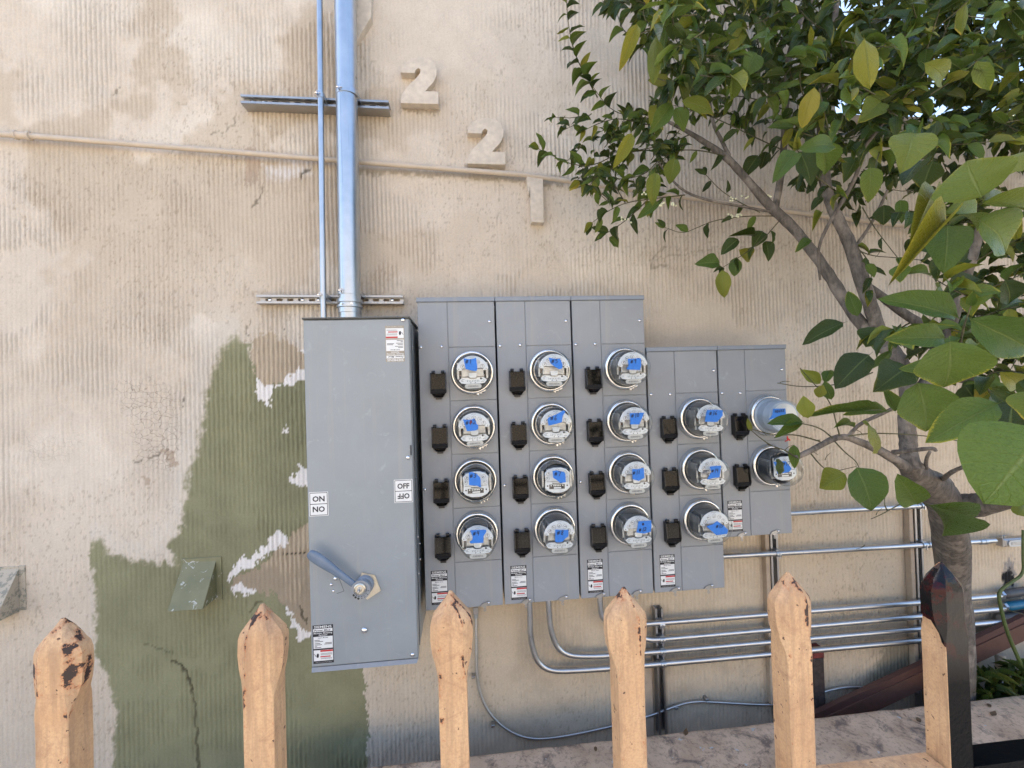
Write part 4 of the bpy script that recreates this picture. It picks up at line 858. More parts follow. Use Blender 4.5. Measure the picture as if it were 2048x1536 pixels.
# number, kind, tape outline in the photograph, (text, left, baseline, char px)
def zt7(x, y): return (890+x/7.315, 690+y/7.315)
def q_(ox, oy, s, P): return [(ox+x/s, oy+y/s) for x, y in P]
TAPE = {
 (0, 0): ('dial', q_(890, 690, 7.315, [(274, 190), (330, 205), (390, 208), (456, 188), (470, 290), (474, 355), (455, 385), (380, 372), (302, 350), (285, 270)]), '#1', q_(890, 690, 7.315, [(305, 265)])[0], 6.0),
 (0, 1): ('dial', q_(890, 690, 7.315, [(266, 1084), (330, 1094), (410, 1088), (432, 1068), (455, 1110), (462, 1150), (490, 1180), (485, 1225), (450, 1250), (320, 1258), (295, 1180)]), '#*2', q_(890, 690, 7.315, [(308, 1160)])[0], 6.0),
 (0, 2): ('square', q_(890, 900, 6.677, [(320, 300), (362, 292), (420, 315), (465, 360), (478, 400), (478, 500), (430, 478), (322, 468)]), '#3', q_(890, 900, 6.677, [(338, 366)])[0], 6.0),
 (0, 3): ('dial', q_(890, 900, 6.677, [(335, 1072), (548, 1064), (552, 1090), (515, 1150), (512, 1238), (340, 1248), (328, 1222), (362, 1215), (368, 1160)]), '#4', q_(890, 900, 6.677, [(376, 1138)])[0], 6.0),
 (1, 0): ('dial', q_(1050, 690, 7.315, [(342, 186), (420, 200), (510, 198), (530, 240), (548, 290), (545, 340), (500, 354), (440, 320), (372, 272)]), '#5', q_(1050, 690, 7.315, [(388, 262)])[0], 6.0),
 (1, 1): ('dial', q_(1050, 690, 7.315, [(330, 1090), (345, 1062), (470, 1010), (565, 955), (592, 975), (552, 1040), (540, 1128), (470, 1150), (345, 1180)]), '#6', q_(1050, 690, 7.315, [(375, 1095)])[0], 6.2),
 (1, 2): ('square', q_(1050, 900, 6.677, [(366, 282), (420, 272), (520, 292), (538, 320), (545, 430), (470, 440), (420, 400), (378, 375)]), '#7', q_(1050, 900, 6.677, [(395, 342)])[0], 6.0),
 (1, 3): ('dial', q_(1050, 900, 6.677, [(404, 1064), (480, 1070), (578, 1064), (580, 1150), (535, 1185), (500, 1225), (440, 1236), (402, 1225)]), '#8', q_(1050, 900, 6.677, [(430, 1130)])[0], 6.2),
 (2, 0): ('dial', q_(1200, 690, 7.315, [(408, 200), (600, 195), (602, 300), (585, 368), (400, 356), (386, 345), (418, 300)]), '#9', q_(1200, 690, 7.315, [(452, 262)])[0], 5.5),
 (2, 1): ('dial', q_(1200, 690, 7.315, [(438, 996), (652, 990), (612, 1080), (575, 1162), (440, 1160), (445, 1080)]), '#10', q_(1200, 690, 7.315, [(462, 1055)])[0], 5.5),
 (2, 2): ('dial', q_(1100, 580, 3.938, [(648, 1410), (690, 1412), (738, 1400), (744, 1480), (700, 1504), (650, 1490)]), '#11', q_(1100, 580, 3.938, [(655, 1450)])[0], 5.0),
 (2, 3): ('dial', q_(1100, 950, 3.938, [(698, 366), (798, 358), (800, 400), (795, 448), (740, 462), (680, 452), (688, 420)]), '#12', q_(1100, 950, 3.938, [(703, 442)])[0], 5.0),
 (3, 1): ('dial', q_(1340, 780, 4.657, [(342, 188), (440, 182), (488, 186), (490, 235), (440, 298), (325, 298), (330, 250)]), '#16', q_(1340, 780, 4.657, [(366, 232)])[0], 5.5),
 (3, 2): ('dial', q_(1340, 780, 4.657, [(368, 715), (430, 706), (474, 702), (468, 770), (462, 812), (400, 822), (345, 836), (385, 765)]), '#14', q_(1340, 780, 4.657, [(388, 765)])[0], 4.6),
 (3, 3): ('dial', q_(1340, 780, 4.657, [(340, 1268), (400, 1250), (440, 1220), (500, 1262), (540, 1305), (530, 1342), (430, 1352), (385, 1310)]), '#13', q_(1340, 780, 4.657, [(432, 1280)])[0], 4.6),
 (4, 1): ('digital', q_(1470, 780, 7.315, [(556, 276), (735, 270), (745, 340), (740, 400), (560, 420), (490, 438), (545, 370)]), 'HOUSE', q_(1470, 780, 7.315, [(588, 322)])[0], 3.1),
 (4, 2): ('square', q_(1470, 780, 7.315, [(560, 1050), (742, 1042), (800, 1110), (830, 1150), (790, 1200), (620, 1230), (600, 1120)]), '#17', q_(1470, 780, 7.315, [(700, 1100)])[0], 5.0)}
CHM = {'dial': 'round-dial', 'square': 'square-faced', 'digital': 'digital'}
nth = {0: 'top', 1: 'second from top', 2: 'third from top', 3: 'bottom'}
for (x, z, k, i) in metlist:
    kind, poly, txt, tp, cw = TAPE[(k, i)]
    o = copy_tree(protos[kind])
    o.location = (x, PY-.0003, z)
    row = (['top', 'second', 'third', 'bottom'] if k < 3 else [None, 'top', 'middle', 'bottom'] if k == 3 else [None, 'upper', 'lower'])[i]
    o['label'] = 'glass %s meter, blue tape marked %s, %s in the %s column' % (CHM[kind], txt.replace('*', ' '), row, ['leftmost', 'second', 'third', 'fourth', 'last'][k])
    o['group'] = 'glass electricity meters on the cabinets'
    o.rotation_euler = (0, rnd.uniform(-.03, .03), 0)
    ty = PY-.1505
    pts = [unp(u, v, ty) for u, v in poly]; mb = MB(); r0 = Vector(o.location)
    # tape: a thin sheet with a little waviness
    n = len(pts); c = sum(pts, Vector())/n; V = [(c.x, ty-.0008, c.z)]+[(p.x, ty-.0002-.0009*rnd.random(), p.z) for p in pts]+[(p.x, ty+.0006, p.z) for p in pts]
    Fc = [(0, 1+j, 1+(j+1) % n) for j in range(n)]+[(1+j, 1+n+j, 1+n+(j+1) % n, 1+(j+1) % n) for j in range(n)]
    saved = o.rotation_euler.copy()
    mb.add(V, Fc); tp_o = mb.build('masking_tape', M['tape'], o)
    cw *= 1.3; tu = tp[0]-cw*.15; tv = tp[1]+1.5; bt_ = MB(); red = MB()
    for ch in txt:
        for st in STROKE[ch]:
            P = [unp(tu+a*cw*.8+b_*cw*.12, tv-b_*cw*1.15, ty-.0022) for a, b_ in st]
            (red if ch == '*' else bt_).ribbon([(p.x, p.z) for p in P], .0016 *1.4 if cw > 4 else .0014, ty-.0022)
        tu += cw*(.62 if ch == '1' else .95); tv -= .12*cw
    bt_.build('marker_writing', M['ink'], tp_o)
    if red.v: red.build('scribble', M['red_ink'], tp_o)
    if (k, i) == (2, 3):
        s_ = MB()
        for st in STROKE['*']+STROKE['8']: P = [unp(1284+a*5, 1052-b_*5-1, ty-.0022) for a, b_ in st]; s_.ribbon([(p.x, p.z) for p in P], .0016, ty-.0022)
        s_.build('scribble', M['ink'], tp_o)
    if (k, i) == (4, 1):
        c = unp(1575, 872, PY-.03); sm = MB(); sm.tube([c, c+Vector((.0, 0, -.02)), c+Vector((-.012, 0, -.024))], .003, 8); sm.tube([c+Vector((0, 0, -.01)), c+Vector((.012, 0, -.02))], .004, 8); sm.build('seal_tag', M['red_seal'], o, True)
for p in protos.values():
    for ch in list(p.children_recursive): bpy.data.objects.remove(ch)
    bpy.data.objects.remove(p)
# ================================================================ WALL VENTS
vg = NG('green_painted_hood'); vn = vg.ramp(vg.noise(24, 6, .6, dist=1.6), .625, .645)
vgm = vg.set(vg.mix(vn, vg.mix(vg.ramp(vg.noise(12), .3, .7), (.17, .17, .09), (.23, .22, .12)), (.5, .5, .45)), .55); vg.bump(vn, .4, .001)
vb = NG('peeling_beige_hood'); vn = vb.ramp(vb.noise(40, 7, .7), .5, .56); vbm = vb.set(vb.mix(vn, (.46, .40, .31), (.26, .25, .2)), .7); vb.bump(vn, .5, .001)
def vent(px, label, mt):
    (u0, v0), (u1, v1), wl, wr, h0, h1 = px; a, b_ = unp(u0, v1, WALL-.006), unp(u1, v0, WALL-.006)
    t = thing('vent_hood', ((a.x+b_.x)/2, WALL, a.z), label, 'vent', 'sloping vent hoods on the wall')
    MB().bbox(a.x, b_.x, WALL-.008, WALL+.002, a.z, b_.z, .002).build('flange', mt, t)
    x0, x1 = a.x+wl, b_.x-wr; zt, zb = b_.z-h0, a.z+h1; yf = WALL-.125; th = .003
    mb = MB(); mb.add([(x0, WALL-.008, zt), (x1, WALL-.008, zt), (x1, yf, zb), (x0, yf, zb), (x0, WALL-.008, zt-.006), (x1, WALL-.008, zt-.006), (x1, yf+th, zb-.001), (x0, yf+th, zb-.001)], [(0, 3, 2, 1), (4, 5, 6, 7), (0, 1, 5, 4), (3, 7, 6, 2), (0, 4, 7, 3), (1, 2, 6, 5)]); mb.build('sloping_face', mt, t)
    for nm, xx in (('side_cheek', x0), ('side_cheek', x1-th)):
        V = [(xx+q, y, z) for q in (0, th) for y, z in ((WALL-.009, zt-.007), (yf+.006, zb), (WALL-.009, zb))]; MB().add(V, [(0, 1, 2), (3, 5, 4), (0, 3, 4, 1), (1, 4, 5, 2), (0, 2, 5, 3)]).build(nm, mt, t)
    MB().box(x0+.004, x1-.004, WALL-.012, WALL-.0085, zb+.01, zt-.02).build('louvre', M['black'], t)
vent(((365, 1113), (443, 1204), .008, .024, .018, .012), 'sloping vent hood painted green with white paint drips', vgm)
vent(((-36, 1131), (50, 1226), .008, .024, .012, -.004), 'beige peeling vent hood at the edge of the photo', vbm)

# ================================================================ THINGS LOW ON THE RIGHT
bm_ = plain('brown_painted_timber', (.12, .056, .04), .6, 0, .15, 25, .4)
A, B = unp(1632, 1452, 2.18), unp(2120, 1222, 2.18); d = (B-A).normalized(); n_ = Vector((-d.z, 0, d.x)); t = thing('stair_stringer', A, 'brown painted sloping beam behind the black picket and trunk', 'beam')
def beam(nm, k0, k1, y0_, y1_, mt):
    V = [A+(B-A)*s+n_*k+Vector((0, yy-2.18, 0)) for s in (0, 1) for k in (k0, k1) for yy in (y0_, y1_)]
    MB().add(V, [(0, 1, 3, 2), (4, 6, 7, 5), (0, 4, 5, 1), (2, 3, 7, 6), (0, 2, 6, 4), (1, 5, 7, 3)]).build(nm, mt, t)
beam('lower_board', -.066, .018, 2.18, 2.21, bm_); beam('upper_board', .0185, .05, 2.187, 2.214, plain('darker_brown_timber', (.10, .045, .035), .6, 0, .1, 25, .4))
pm = plain('sooty_painted_post', (.05, .035, .03), .7, 0, .5, 60, .8); c = unp(1632, 1365, 2.26)
t = thing('post', (c.x, 2.26, H-1.75), 'short dark sooty post with a dull red cap under the conduits', 'post'); MB().bbox(c.x-.032, c.x+.032, 2.235, 2.29, H-1.75, unp(1632, 1312, 2.26).z, .004).build('shaft', pm, t)
z_ = unp(1632, 1312, 2.26).z; MB().bbox(c.x-.034, c.x+.034, 2.232, 2.29, z_+.001, z_+.05, .006).build('cap', plain('dull_red_paint', (.16, .03, .025), .6, 0, .3, 60), t)
c = unp(2020, 1083, CY)
t = thing('access_fitting', c, 'bright oval conduit access fitting at the photo edge, right of the trunk', 'conduit fitting'); mb = MB().bbox(c.x-.062, c.x+.10, CY-.02, CY+.02, c.z-.022, c.z+.022, .008).build('body', M['galv_dark'], t)
def oval(cx, cz, a, r): return arc(r, 90, 270, 8, cx-a, cz)+arc(r, -90, 90, 8, cx+a, cz)
MB().prism(oval(c.x+.03, c.z-.002, .055, .017), CY-.026, CY-.0202).build('cover', M['galv'], t); MB().prism(oval(c.x+.03, c.z-.002, .048, .009), CY-.0275, CY-.0262).build('label_panel', M['meter_alu'], t)
MB().tube([c+Vector((-.05, 0, .022)), c+Vector((-.05, 0, .035)), c+Vector((-.034, 0, .035)), c+Vector((-.034, 0, .022))], .003, 8).build('hanger', M['galv_dark'], t)
blue = plain('blue_insulating_tape', (.01, .12, .22), .3); cbs = ((2024, 1187, 'topmost dark conduit body at the photo edge', 'meter_dark'), (2030, 1211, 'conduit body wrapped in blue tape at the photo edge', None), (2022, 1234, 'third dark conduit body at the photo edge', 'meter_dark'), (2030, 1258, 'lowest grey conduit body at the photo edge', 'galv_dark'))
for u, v, lb, mt in cbs:
    c = unp(u, v, CY); t = thing('access_fitting', c, lb, 'conduit fitting', 'conduit fittings ending the bundle'); MB().tube([c+Vector((-.06, 0, 0)), c+Vector((-.05, 0, 0)), c+Vector((-.03, 0, 0)), c+Vector((.16, 0, .012))], [.014, .022, .024, .024], 16).build('body', M[mt] if mt else blue, t, True)
    MB().tube([c+Vector((-.072, 0, -.001)), c+Vector((-.056, 0, 0))], .019, 6).build('hex_nut', M['galv'], t)
c = unp(2036, 1008, CY); t = thing('access_fitting', c, 'blue taped end of the topmost conduit behind the tree fork', 'conduit fitting'); MB().tube([c+Vector((-.05, 0, 0)), c+Vector((.1, 0, .005))], .018, 14).build('body', blue, t, True)
pc_ = unp(2002, 1345, 2.2); o = MB().tube([(pc_.x, 2.2, H-1.75), (pc_.x, 2.2, pc_.z+.1)], .022, 16).build('stub_pipe', M['pipe_paint'], None, True); tag(o, 'short upright beige pipe beneath the brown beam', 'pipe')
t = flex('thin bright cable rising at the lower corner beneath the beam', [(1990, 1375, 2.15), (2010, 1362, 2.15), (2030, 1345, 2.15), (2060, 1320, 2.15)], .006)

# ================================================================ FENCE
FYc = .465; fence = thing('picket_fence', (.1, FYc, .4), 'peach painted iron fence of spear-headed pickets, one picket painted black', 'fence')
def picket(x, ztip, black=False, seed=0, lean=0):
    r = random.Random(seed); s = .0139
    # (z below the tip, front half width, side half width, depth half, side-corner half depth)
    lv = [(0, .001, .0014, .0012, .0008), (.003, .0020, .0030, .0032, .0015), (.009, .0044, .0074, .0072, .003), (.017, .0076, .0136, .0110, .005), (.024, .0100, .0190, .0128, .006), (.030, .0108, .0208, .0136, .0062), (.045, .0110, .0208, .0139, .0065),
          (.058, .0110, .0196, .0139, .0066), (.068, .0114, .0172, .0139, .0076), (.076, .0130, .0152, .0140, .0112), (.083, .0132, .0142, s, .0130), (.092, .0132, s, s, .0132)]
    z = .098
    while z < 1.95 and ztip-z > .385: lv.append((z, .0132, s, s, .0132)); z += .012 if z < .3 else .1
    V = []; E = []; K = []; per = 24
    for (dz, a, bb, dp, c) in lv:
        oc = [(-a, -dp), (a, -dp), (bb, -c), (bb, c), (a, dp), (-a, dp), (-bb, c), (-bb, -c)]
        for i in range(8):
            (xa, ya), (xb, yb_) = oc[i], oc[(i+1) % 8]
            for q in range(3):
                f = q/3; px, py = xa+(xb-xa)*f, ya+(yb_-ya)*f
                j = .0007*math.sin(dz*90+seed+i)+r.uniform(-.00025, .00025); hd = 1 if dz < .085 else .25
                V.append((x+px*(1+j*30*hd)+lean*dz, FYc+py*(1+j*20*hd), ztip-dz*(1 if dz > .002 else 1)+r.uniform(-.0004, .0004)*hd))
                e = .05 if dz < .08 else 0
                if q == 0 and i in ((1,), (1, 2), (0,), (1, 2))[seed % 4] and .012 < dz < .085: e = .62+.12*math.sin(dz*120+seed*2)
                if q == 0 and i == 0 and dz < .085: e = max(e, .38)
                if not black and q == 0 and i in (0, 1) and dz >= .085: e = .34+.12*math.sin(dz*31+seed*1.7+i*2)
                if black: e = min(e, .05)
                if black and .08 <= dz < .15: e = max(e, .05*(.15-dz)/.07)
                if dz < .010: e = (.7, .3, .75, .6, .72, .5)[seed % 6]
                if seed == 1 and dz < .075 and (i in (1, 2, 7, 6) or dz < .02): e = .56 if q < 2 or dz < .03 else .42
                E.append(e)
                K.append((1.0 if i in (0, 1, 2, 3) else (.8 if (i == 7 and dz < .085) or (i in (5, 6) and .004 < dz < .066) else .0)) if black else 0)
    n = len(lv); Fc = [(i*per+j, (i+1)*per+j, (i+1)*per+(j+1) % per, i*per+(j+1) % per) for i in range(n-1) for j in range(per)]+[tuple(range(per))]
    mb = MB().add(V, Fc); o = mb.build('picket', M['picket'], fence, True, 28)
    a_ = o.data.attributes.new('edge', 'FLOAT', 'POINT'); a_.data.foreach_set('value', E); a_ = o.data.attributes.new('blackness', 'FLOAT', 'POINT'); a_.data.foreach_set('value', K)
    return o
tips = [(112, 1243), (524, 1213), (901, 1187), (1248, 1180), (1562, 1151), (1876, 1130)]
for i, (bx, (tu, tv)) in enumerate(zip((-.3815, -.204, -.0225, .158, .343, .5285), tips)):
    zt = unp(tu, tv, FYc-.006).z; tx = unp(tu, tv, FYc-.006).x
    o = picket(bx, zt, i == 5, i+1, 0)
    if i == 5: o['label'] = 'picket freshly painted glossy black over red, its left side still peach'
    if i == 0: o['label'] = 'picket with the most rusted, chipped head'
for k, xx in enumerate((-.76, -.575, .72, .905, 1.09)): picket(xx, H-.19, xx > .6, 20+k)
def rail(x0, x1, black):
    z1 = H-.4305 if black else H-.4325; nn = 60; V = []; E = []; K = []
    for i in range(nn+1):
        x = x0+(x1-x0)*i/nn
        for (y, z) in ((-.0145, 0), (.0145, 0), (.0145, -.032), (-.0145, -.032)): V.append((x, FYc+y*.93, z1+z+rnd.uniform(-.0003, .0003))); E.append(.0); K.append(1 if black else 0)
    Fc = [(i*4+j, (i+1)*4+j, (i+1)*4+(j+1) % 4, i*4+(j+1) % 4) for i in range(nn) for j in range(4)]
    o = MB().add(V, Fc).build('rail', M['picket'], fence, True, 30)
    for nm, a in (('edge', E), ('blackness', K)): at = o.data.attributes.new(nm, 'FLOAT', 'POINT'); at.data.foreach_set('value', a)
    if black: o['label'] = 'black painted length of rail'
rail(-.9, .513, False); rail(.5435, 1.2, True)

# ================================================================ LEMON TREE
TR = thing('lemon_tree', unp(1926, 1560, 2.10), 'lemon tree with forked grey trunk and yellow-edged leaves overhanging the cabinets', 'tree')
TB = Vector(TR.location)
def limb(path, name='branch', mt='bark', n=14, it=2, knots=True, tn=3):
    """path of (u, v, depth, radius)"""
    pts = [unp(u, v, y) for u, v, y, r in path]; RR = [p[3] for p in path]; P = smooth_path(pts, it); out = []; R = []
    for i in range(len(P)):
        f = i/(len(P)-1)*(len(RR)-1); k = min(int(f), len(RR)-2); R.append((RR[k]+(RR[k+1]-RR[k])*(f-k))*(1+(rnd.uniform(-.06, .07) if knots else 0)))
    MB().tube(P, R, n, True, .06).build(name, M[mt], TR, True, 180); return P
t_ = limb([(1926, 1600, 2.10, .080), (1914, 1350, 2.10, .072), (1908, 1230, 2.04, .069), (1905, 1130, 1.94, .063), (1899, 1050, 1.76, .059), (1890, 1005, 1.68, .064), (1868, 972, 1.60, .052), (1836, 950, 1.54, .039), (1812, 925, 1.5, .033)], 'trunk', n=20)
limb([(1890, 1010, 1.68, .052), (1930, 1012, 1.62, .047), (1975, 1008, 1.55, .043), (2030, 985, 1.45, .040), (2090, 960, 1.3, .034), (2180, 900, 1.25, .03)], n=18)
limb([(1830, 940, 1.48, .03), (1815, 905, 1.5, .027), (1817, 880, 1.51, .026), (1812, 830, 1.52, .026), (1818, 785, 1.53, .027), (1812, 750, 1.54, .030), (1792, 715, 1.55, .031), (1770, 690, 1.56, .030)], n=16)
L1 = limb([(1785, 708, 1.56, .024), (1755, 673, 1.58, .024), (1722, 648, 1.6, .022), (1694, 610, 1.63, .021), (1660, 552, 1.66, .021), (1628, 507, 1.69, .020), (1590, 458, 1.72, .019), (1548, 420, 1.74, .019), (1524, 395, 1.76, .017), (1475, 337, 1.8, .015), (1450, 312, 1.82, .014), (1415, 288, 1.85, .011), (1377, 264, 1.88, .008), (1330, 240, 1.9, .005)], n=14)
L2 = limb([(1790, 712, 1.56, .022), (1758, 666, 1.56, .022), (1738, 600, 1.56, .023), (1714, 532, 1.57, .023), (1699, 483, 1.58, .022), (1672, 434, 1.6, .021), (1652, 380, 1.62, .019), (1645, 320, 1.64, .018), (1643, 240, 1.66, .016), (1650, 150, 1.68, .012), (1670, 40, 1.7, .010), (1680, -60, 1.7, .008)], n=14)
L3 = limb([(1550, 424, 1.74, .015), (1556, 385, 1.74, .014), (1563, 345, 1.74, .013), (1568, 290, 1.74, .012), (1571, 220, 1.74, .012), (1574, 140, 1.73, .012), (1583, 90, 1.72, .011), (1600, 42, 1.71, .010), (1626, -5, 1.7, .009), (1650, -60, 1.7, .007)], n=10)
limb([(1458, 312, 1.82, .009), (1443, 280, 1.83, .008), (1425, 248, 1.84, .007), (1418, 190, 1.84, .005)], n=8)
L4 = limb([(1733, 571, 1.62, .014), (1760, 590, 1.6, .016), (1800, 622, 1.57, .016), (1848, 652, 1.54, .016), (1880, 690, 1.52, .017), (1860, 750, 1.52, .018), (1826, 800, 1.52, .02)], n=12)
L5 = limb([(1965, 430, 1.25, .009), (1958, 470, 1.27, .012), (1940, 530, 1.3, .014), (1920, 590, 1.33, .015), (1900, 655, 1.36, .016), (1885, 710, 1.4, .017), (1865, 770, 1.45, .018), (1830, 820, 1.5, .019)], n=12)
limb([(1850, 730, 1.5, .014), (1900, 752, 1.45, .016), (1960, 764, 1.4, .016), (2010, 795, 1.35, .016), (2070, 840, 1.3, .015)], n=10)
L6 = limb([(1812, 935, 1.47, .022), (1780, 912, 1.45, .017), (1743, 893, 1.43, .014), (1710, 880, 1.42, .012), (1690, 873, 1.41, .011), (1668, 876, 1.40, .010), (1646, 888, 1.40, .0095), (1618, 903, 1.39, .009), (1592, 915, 1.39, .008)], n=10)
limb([(1698, 873, 1.41, .008), (1705, 862, 1.4, .0065), (1722, 846, 1.38, .006), (1768, 826, 1.34, .0055), (1804, 806, 1.3, .005), (1853, 781, 1.25, .0045), (1895, 760, 1.2, .004)], 'branch', 'bark', 8)
limb([(1785, 905, 1.44, .009), (1830, 900, 1.38, .007), (1868, 896, 1.33, .006), (1872, 902, 1.33, .005)], n=8)
limb([(1882, 962, 1.58, .012), (1900, 945, 1.40, .008), (1935, 930, 1.34, .006), (1965, 922, 1.3, .005), (2000, 905, 1.26, .004)], n=8)
limb([(1853, 945, 1.54, .009), (1851, 920, 1.42, .006), (1860, 903, 1.4, .005)], n=8)
limb([(1640, 560, 1.62, .004), (1634, 500, 1.6, .005), (1655, 450, 1.58, .006), (1690, 395, 1.56, .007), (1716, 345, 1.54, .007), (1724, 300, 1.52, .006), (1760, 255, 1.5, .006), (1790, 215, 1.48, .005)], 'branch', 'bark', 8)
limb([(1712, 492, 1.57, .007), (1735, 460, 1.55, .006), (1760, 415, 1.53, .005), (1775, 380, 1.5, .004)], n=8)
limb([(1549, 425, 1.74, .006), (1480, 412, 1.76, .0055), (1410, 400, 1.78, .005), (1365, 382, 1.8, .0045), (1330, 345, 1.82, .004), (1316, 322, 1.82, .003)], 'branch', 'bark', 8)
TW = MB()
def twig(path, r0=.0028, r1=.0012, part=True):
    """traced thin twig; path of (u, v, depth)"""
    pts = smooth_path([unp(*p) for p in path], 2); k = len(pts); MB().tube(pts, [r0+(r1-r0)*i/(k-1) for i in range(k)], 6).build('twig', M['twig'], TR, True, 180); return pts
# leaves ------------------------------------------------------------
def leaf_grid(nu, nv, fold, arch, twist, lob=0):
    """leaf along +y, length 1, half width .5 at the widest, normal +z"""
    V, UV = [], []
    for i in range(nv+1):
        s = i/nv; wd = math.sin(math.pi*min(1, s**.82))**.72*.5 if 0 < s < 1 else 0
        wd *= 1-.12*math.sin(s*9)*lob
        for j in range(nu+1):
            q = j/nu*2-1; x = q*wd; z = abs(x)*fold-arch*(s-.15)**2*1.0+.028*math.sin(s*15+q*2.5)*abs(q); a = twist*(s-.3)
            V.append((x*math.cos(a)-z*math.sin(a), s-abs(fold)*.02, x*math.sin(a)+z*math.cos(a))); UV.append((j/nu, s))
    Fc = [(i*(nu+1)+j, i*(nu+1)+j+1, (i+1)*(nu+1)+j+1, (i+1)*(nu+1)+j) for i in range(nv) for j in range(nu)]
    return V, Fc, UV
SH = [leaf_grid(4, 9, .32, .3, .1), leaf_grid(4, 9, .6, .55, .3, 1), leaf_grid(4, 9, -.28, .4, -.3), leaf_grid(4, 9, 1.0, .35, .15, .6), leaf_grid(4, 9, .2, .8, .35, 1), leaf_grid(6, 10, .34, .36, .2, .9)]
LM = {}
for ck, mt in LEAFM.items():
    for si, (V, Fc, UV) in enumerate(SH):
        me = bpy.data.meshes.new('leaf'); V2 = list(V)+[(-.006, -.11, -.01), (.006, -.11, -.01)]; ms = len(V); F2 = list(Fc)+[(ms, ms+1, 3, 1)]; U2 = list(UV)+[(.5, 0), (.5, 0)]
        me.from_pydata(V2, [], F2); uvl = me.uv_layers.new(name='leaf')
        for lp in me.loops: uvl.data[lp.index].uv = U2[lp.vertex_index]
        me.polygons.foreach_set('use_smooth', [True]*len(me.polygons)); me.materials.append(mt); LM[(ck, si)] = me
nleaf = 0; CAM = Vector((0, 0, H)); SV, SF, SUV, ST = [], [], [], []; SMAT = []
SL = leaf_grid(2, 4, .35, .35, 0); SL2 = leaf_grid(2, 4, .6, .6, .4); SL3 = leaf_grid(2, 4, .15, .15, -.3)
def leaf(base, d, L, wd, nrm, col='m', shape=None, force=False):
    global nleaf
    d = d.normalized(); x = d.cross(nrm)
    if x.length < 1e-3: x = d.orthogonal()
    x.normalize(); n = x.cross(d)
    Mx = Matrix(((x.x*L*wd, d.x*L, n.x*L), (x.y*L*wd, d.y*L, n.y*L), (x.z*L*wd, d.z*L, n.z*L))).to_4x4(); Mx.translation = base-TB
    if force or nleaf < 290:
        o = bpy.data.objects.new('leaf', LM[(col, shape if shape is not None else rnd.randrange(6))]); sc.collection.objects.link(o); o.parent = TR; o.matrix_local = Mx; nleaf += 1
        if col == 'y' and force: o['label'] = 'yellowing leaf'
    else:
        V, Fc, UV = (SL, SL2, SL3)[rnd.randrange(3)]; n0 = len(SV); SV.extend([tuple(Mx @ Vector(p)) for p in V]); SF.extend([tuple(i+n0 for i in f) for f in Fc]); SUV.extend(UV)
        tn = rnd.random(); ST.extend([tn]*len(V)); SMAT.extend([{'d': 0, 'm': 1, 'y': 2}[col]]*len(Fc))
def pleaf(b_, t_, wd, col, D=None, shape=None, L=None, back=0):
    """leaf traced in the photograph from stalk to tip; its real length sets how far away it hangs"""
    pl = math.hypot(t_[0]-b_[0], t_[1]-b_[1]); L = L or .088; D = D or max(.5, min(2.1, L*F/pl*1.0))
    P, Q = unp(*b_, D), unp(*t_, D); ax = (Q-P); ln = ax.length; ax.normalize(); v = (CAM-P).normalized()
    # tip leans slightly away or toward the eye
    k = rnd.uniform(-.35, .35); dv = (ax+Vector((0, 1, 0))*k).normalized(); n = v+Vector((rnd.uniform(-.35, .35), 0, .35+rnd.uniform(-.2, .3)))
    leaf(P, dv, ln*1.03, wd*1.08, n, col, shape, True)
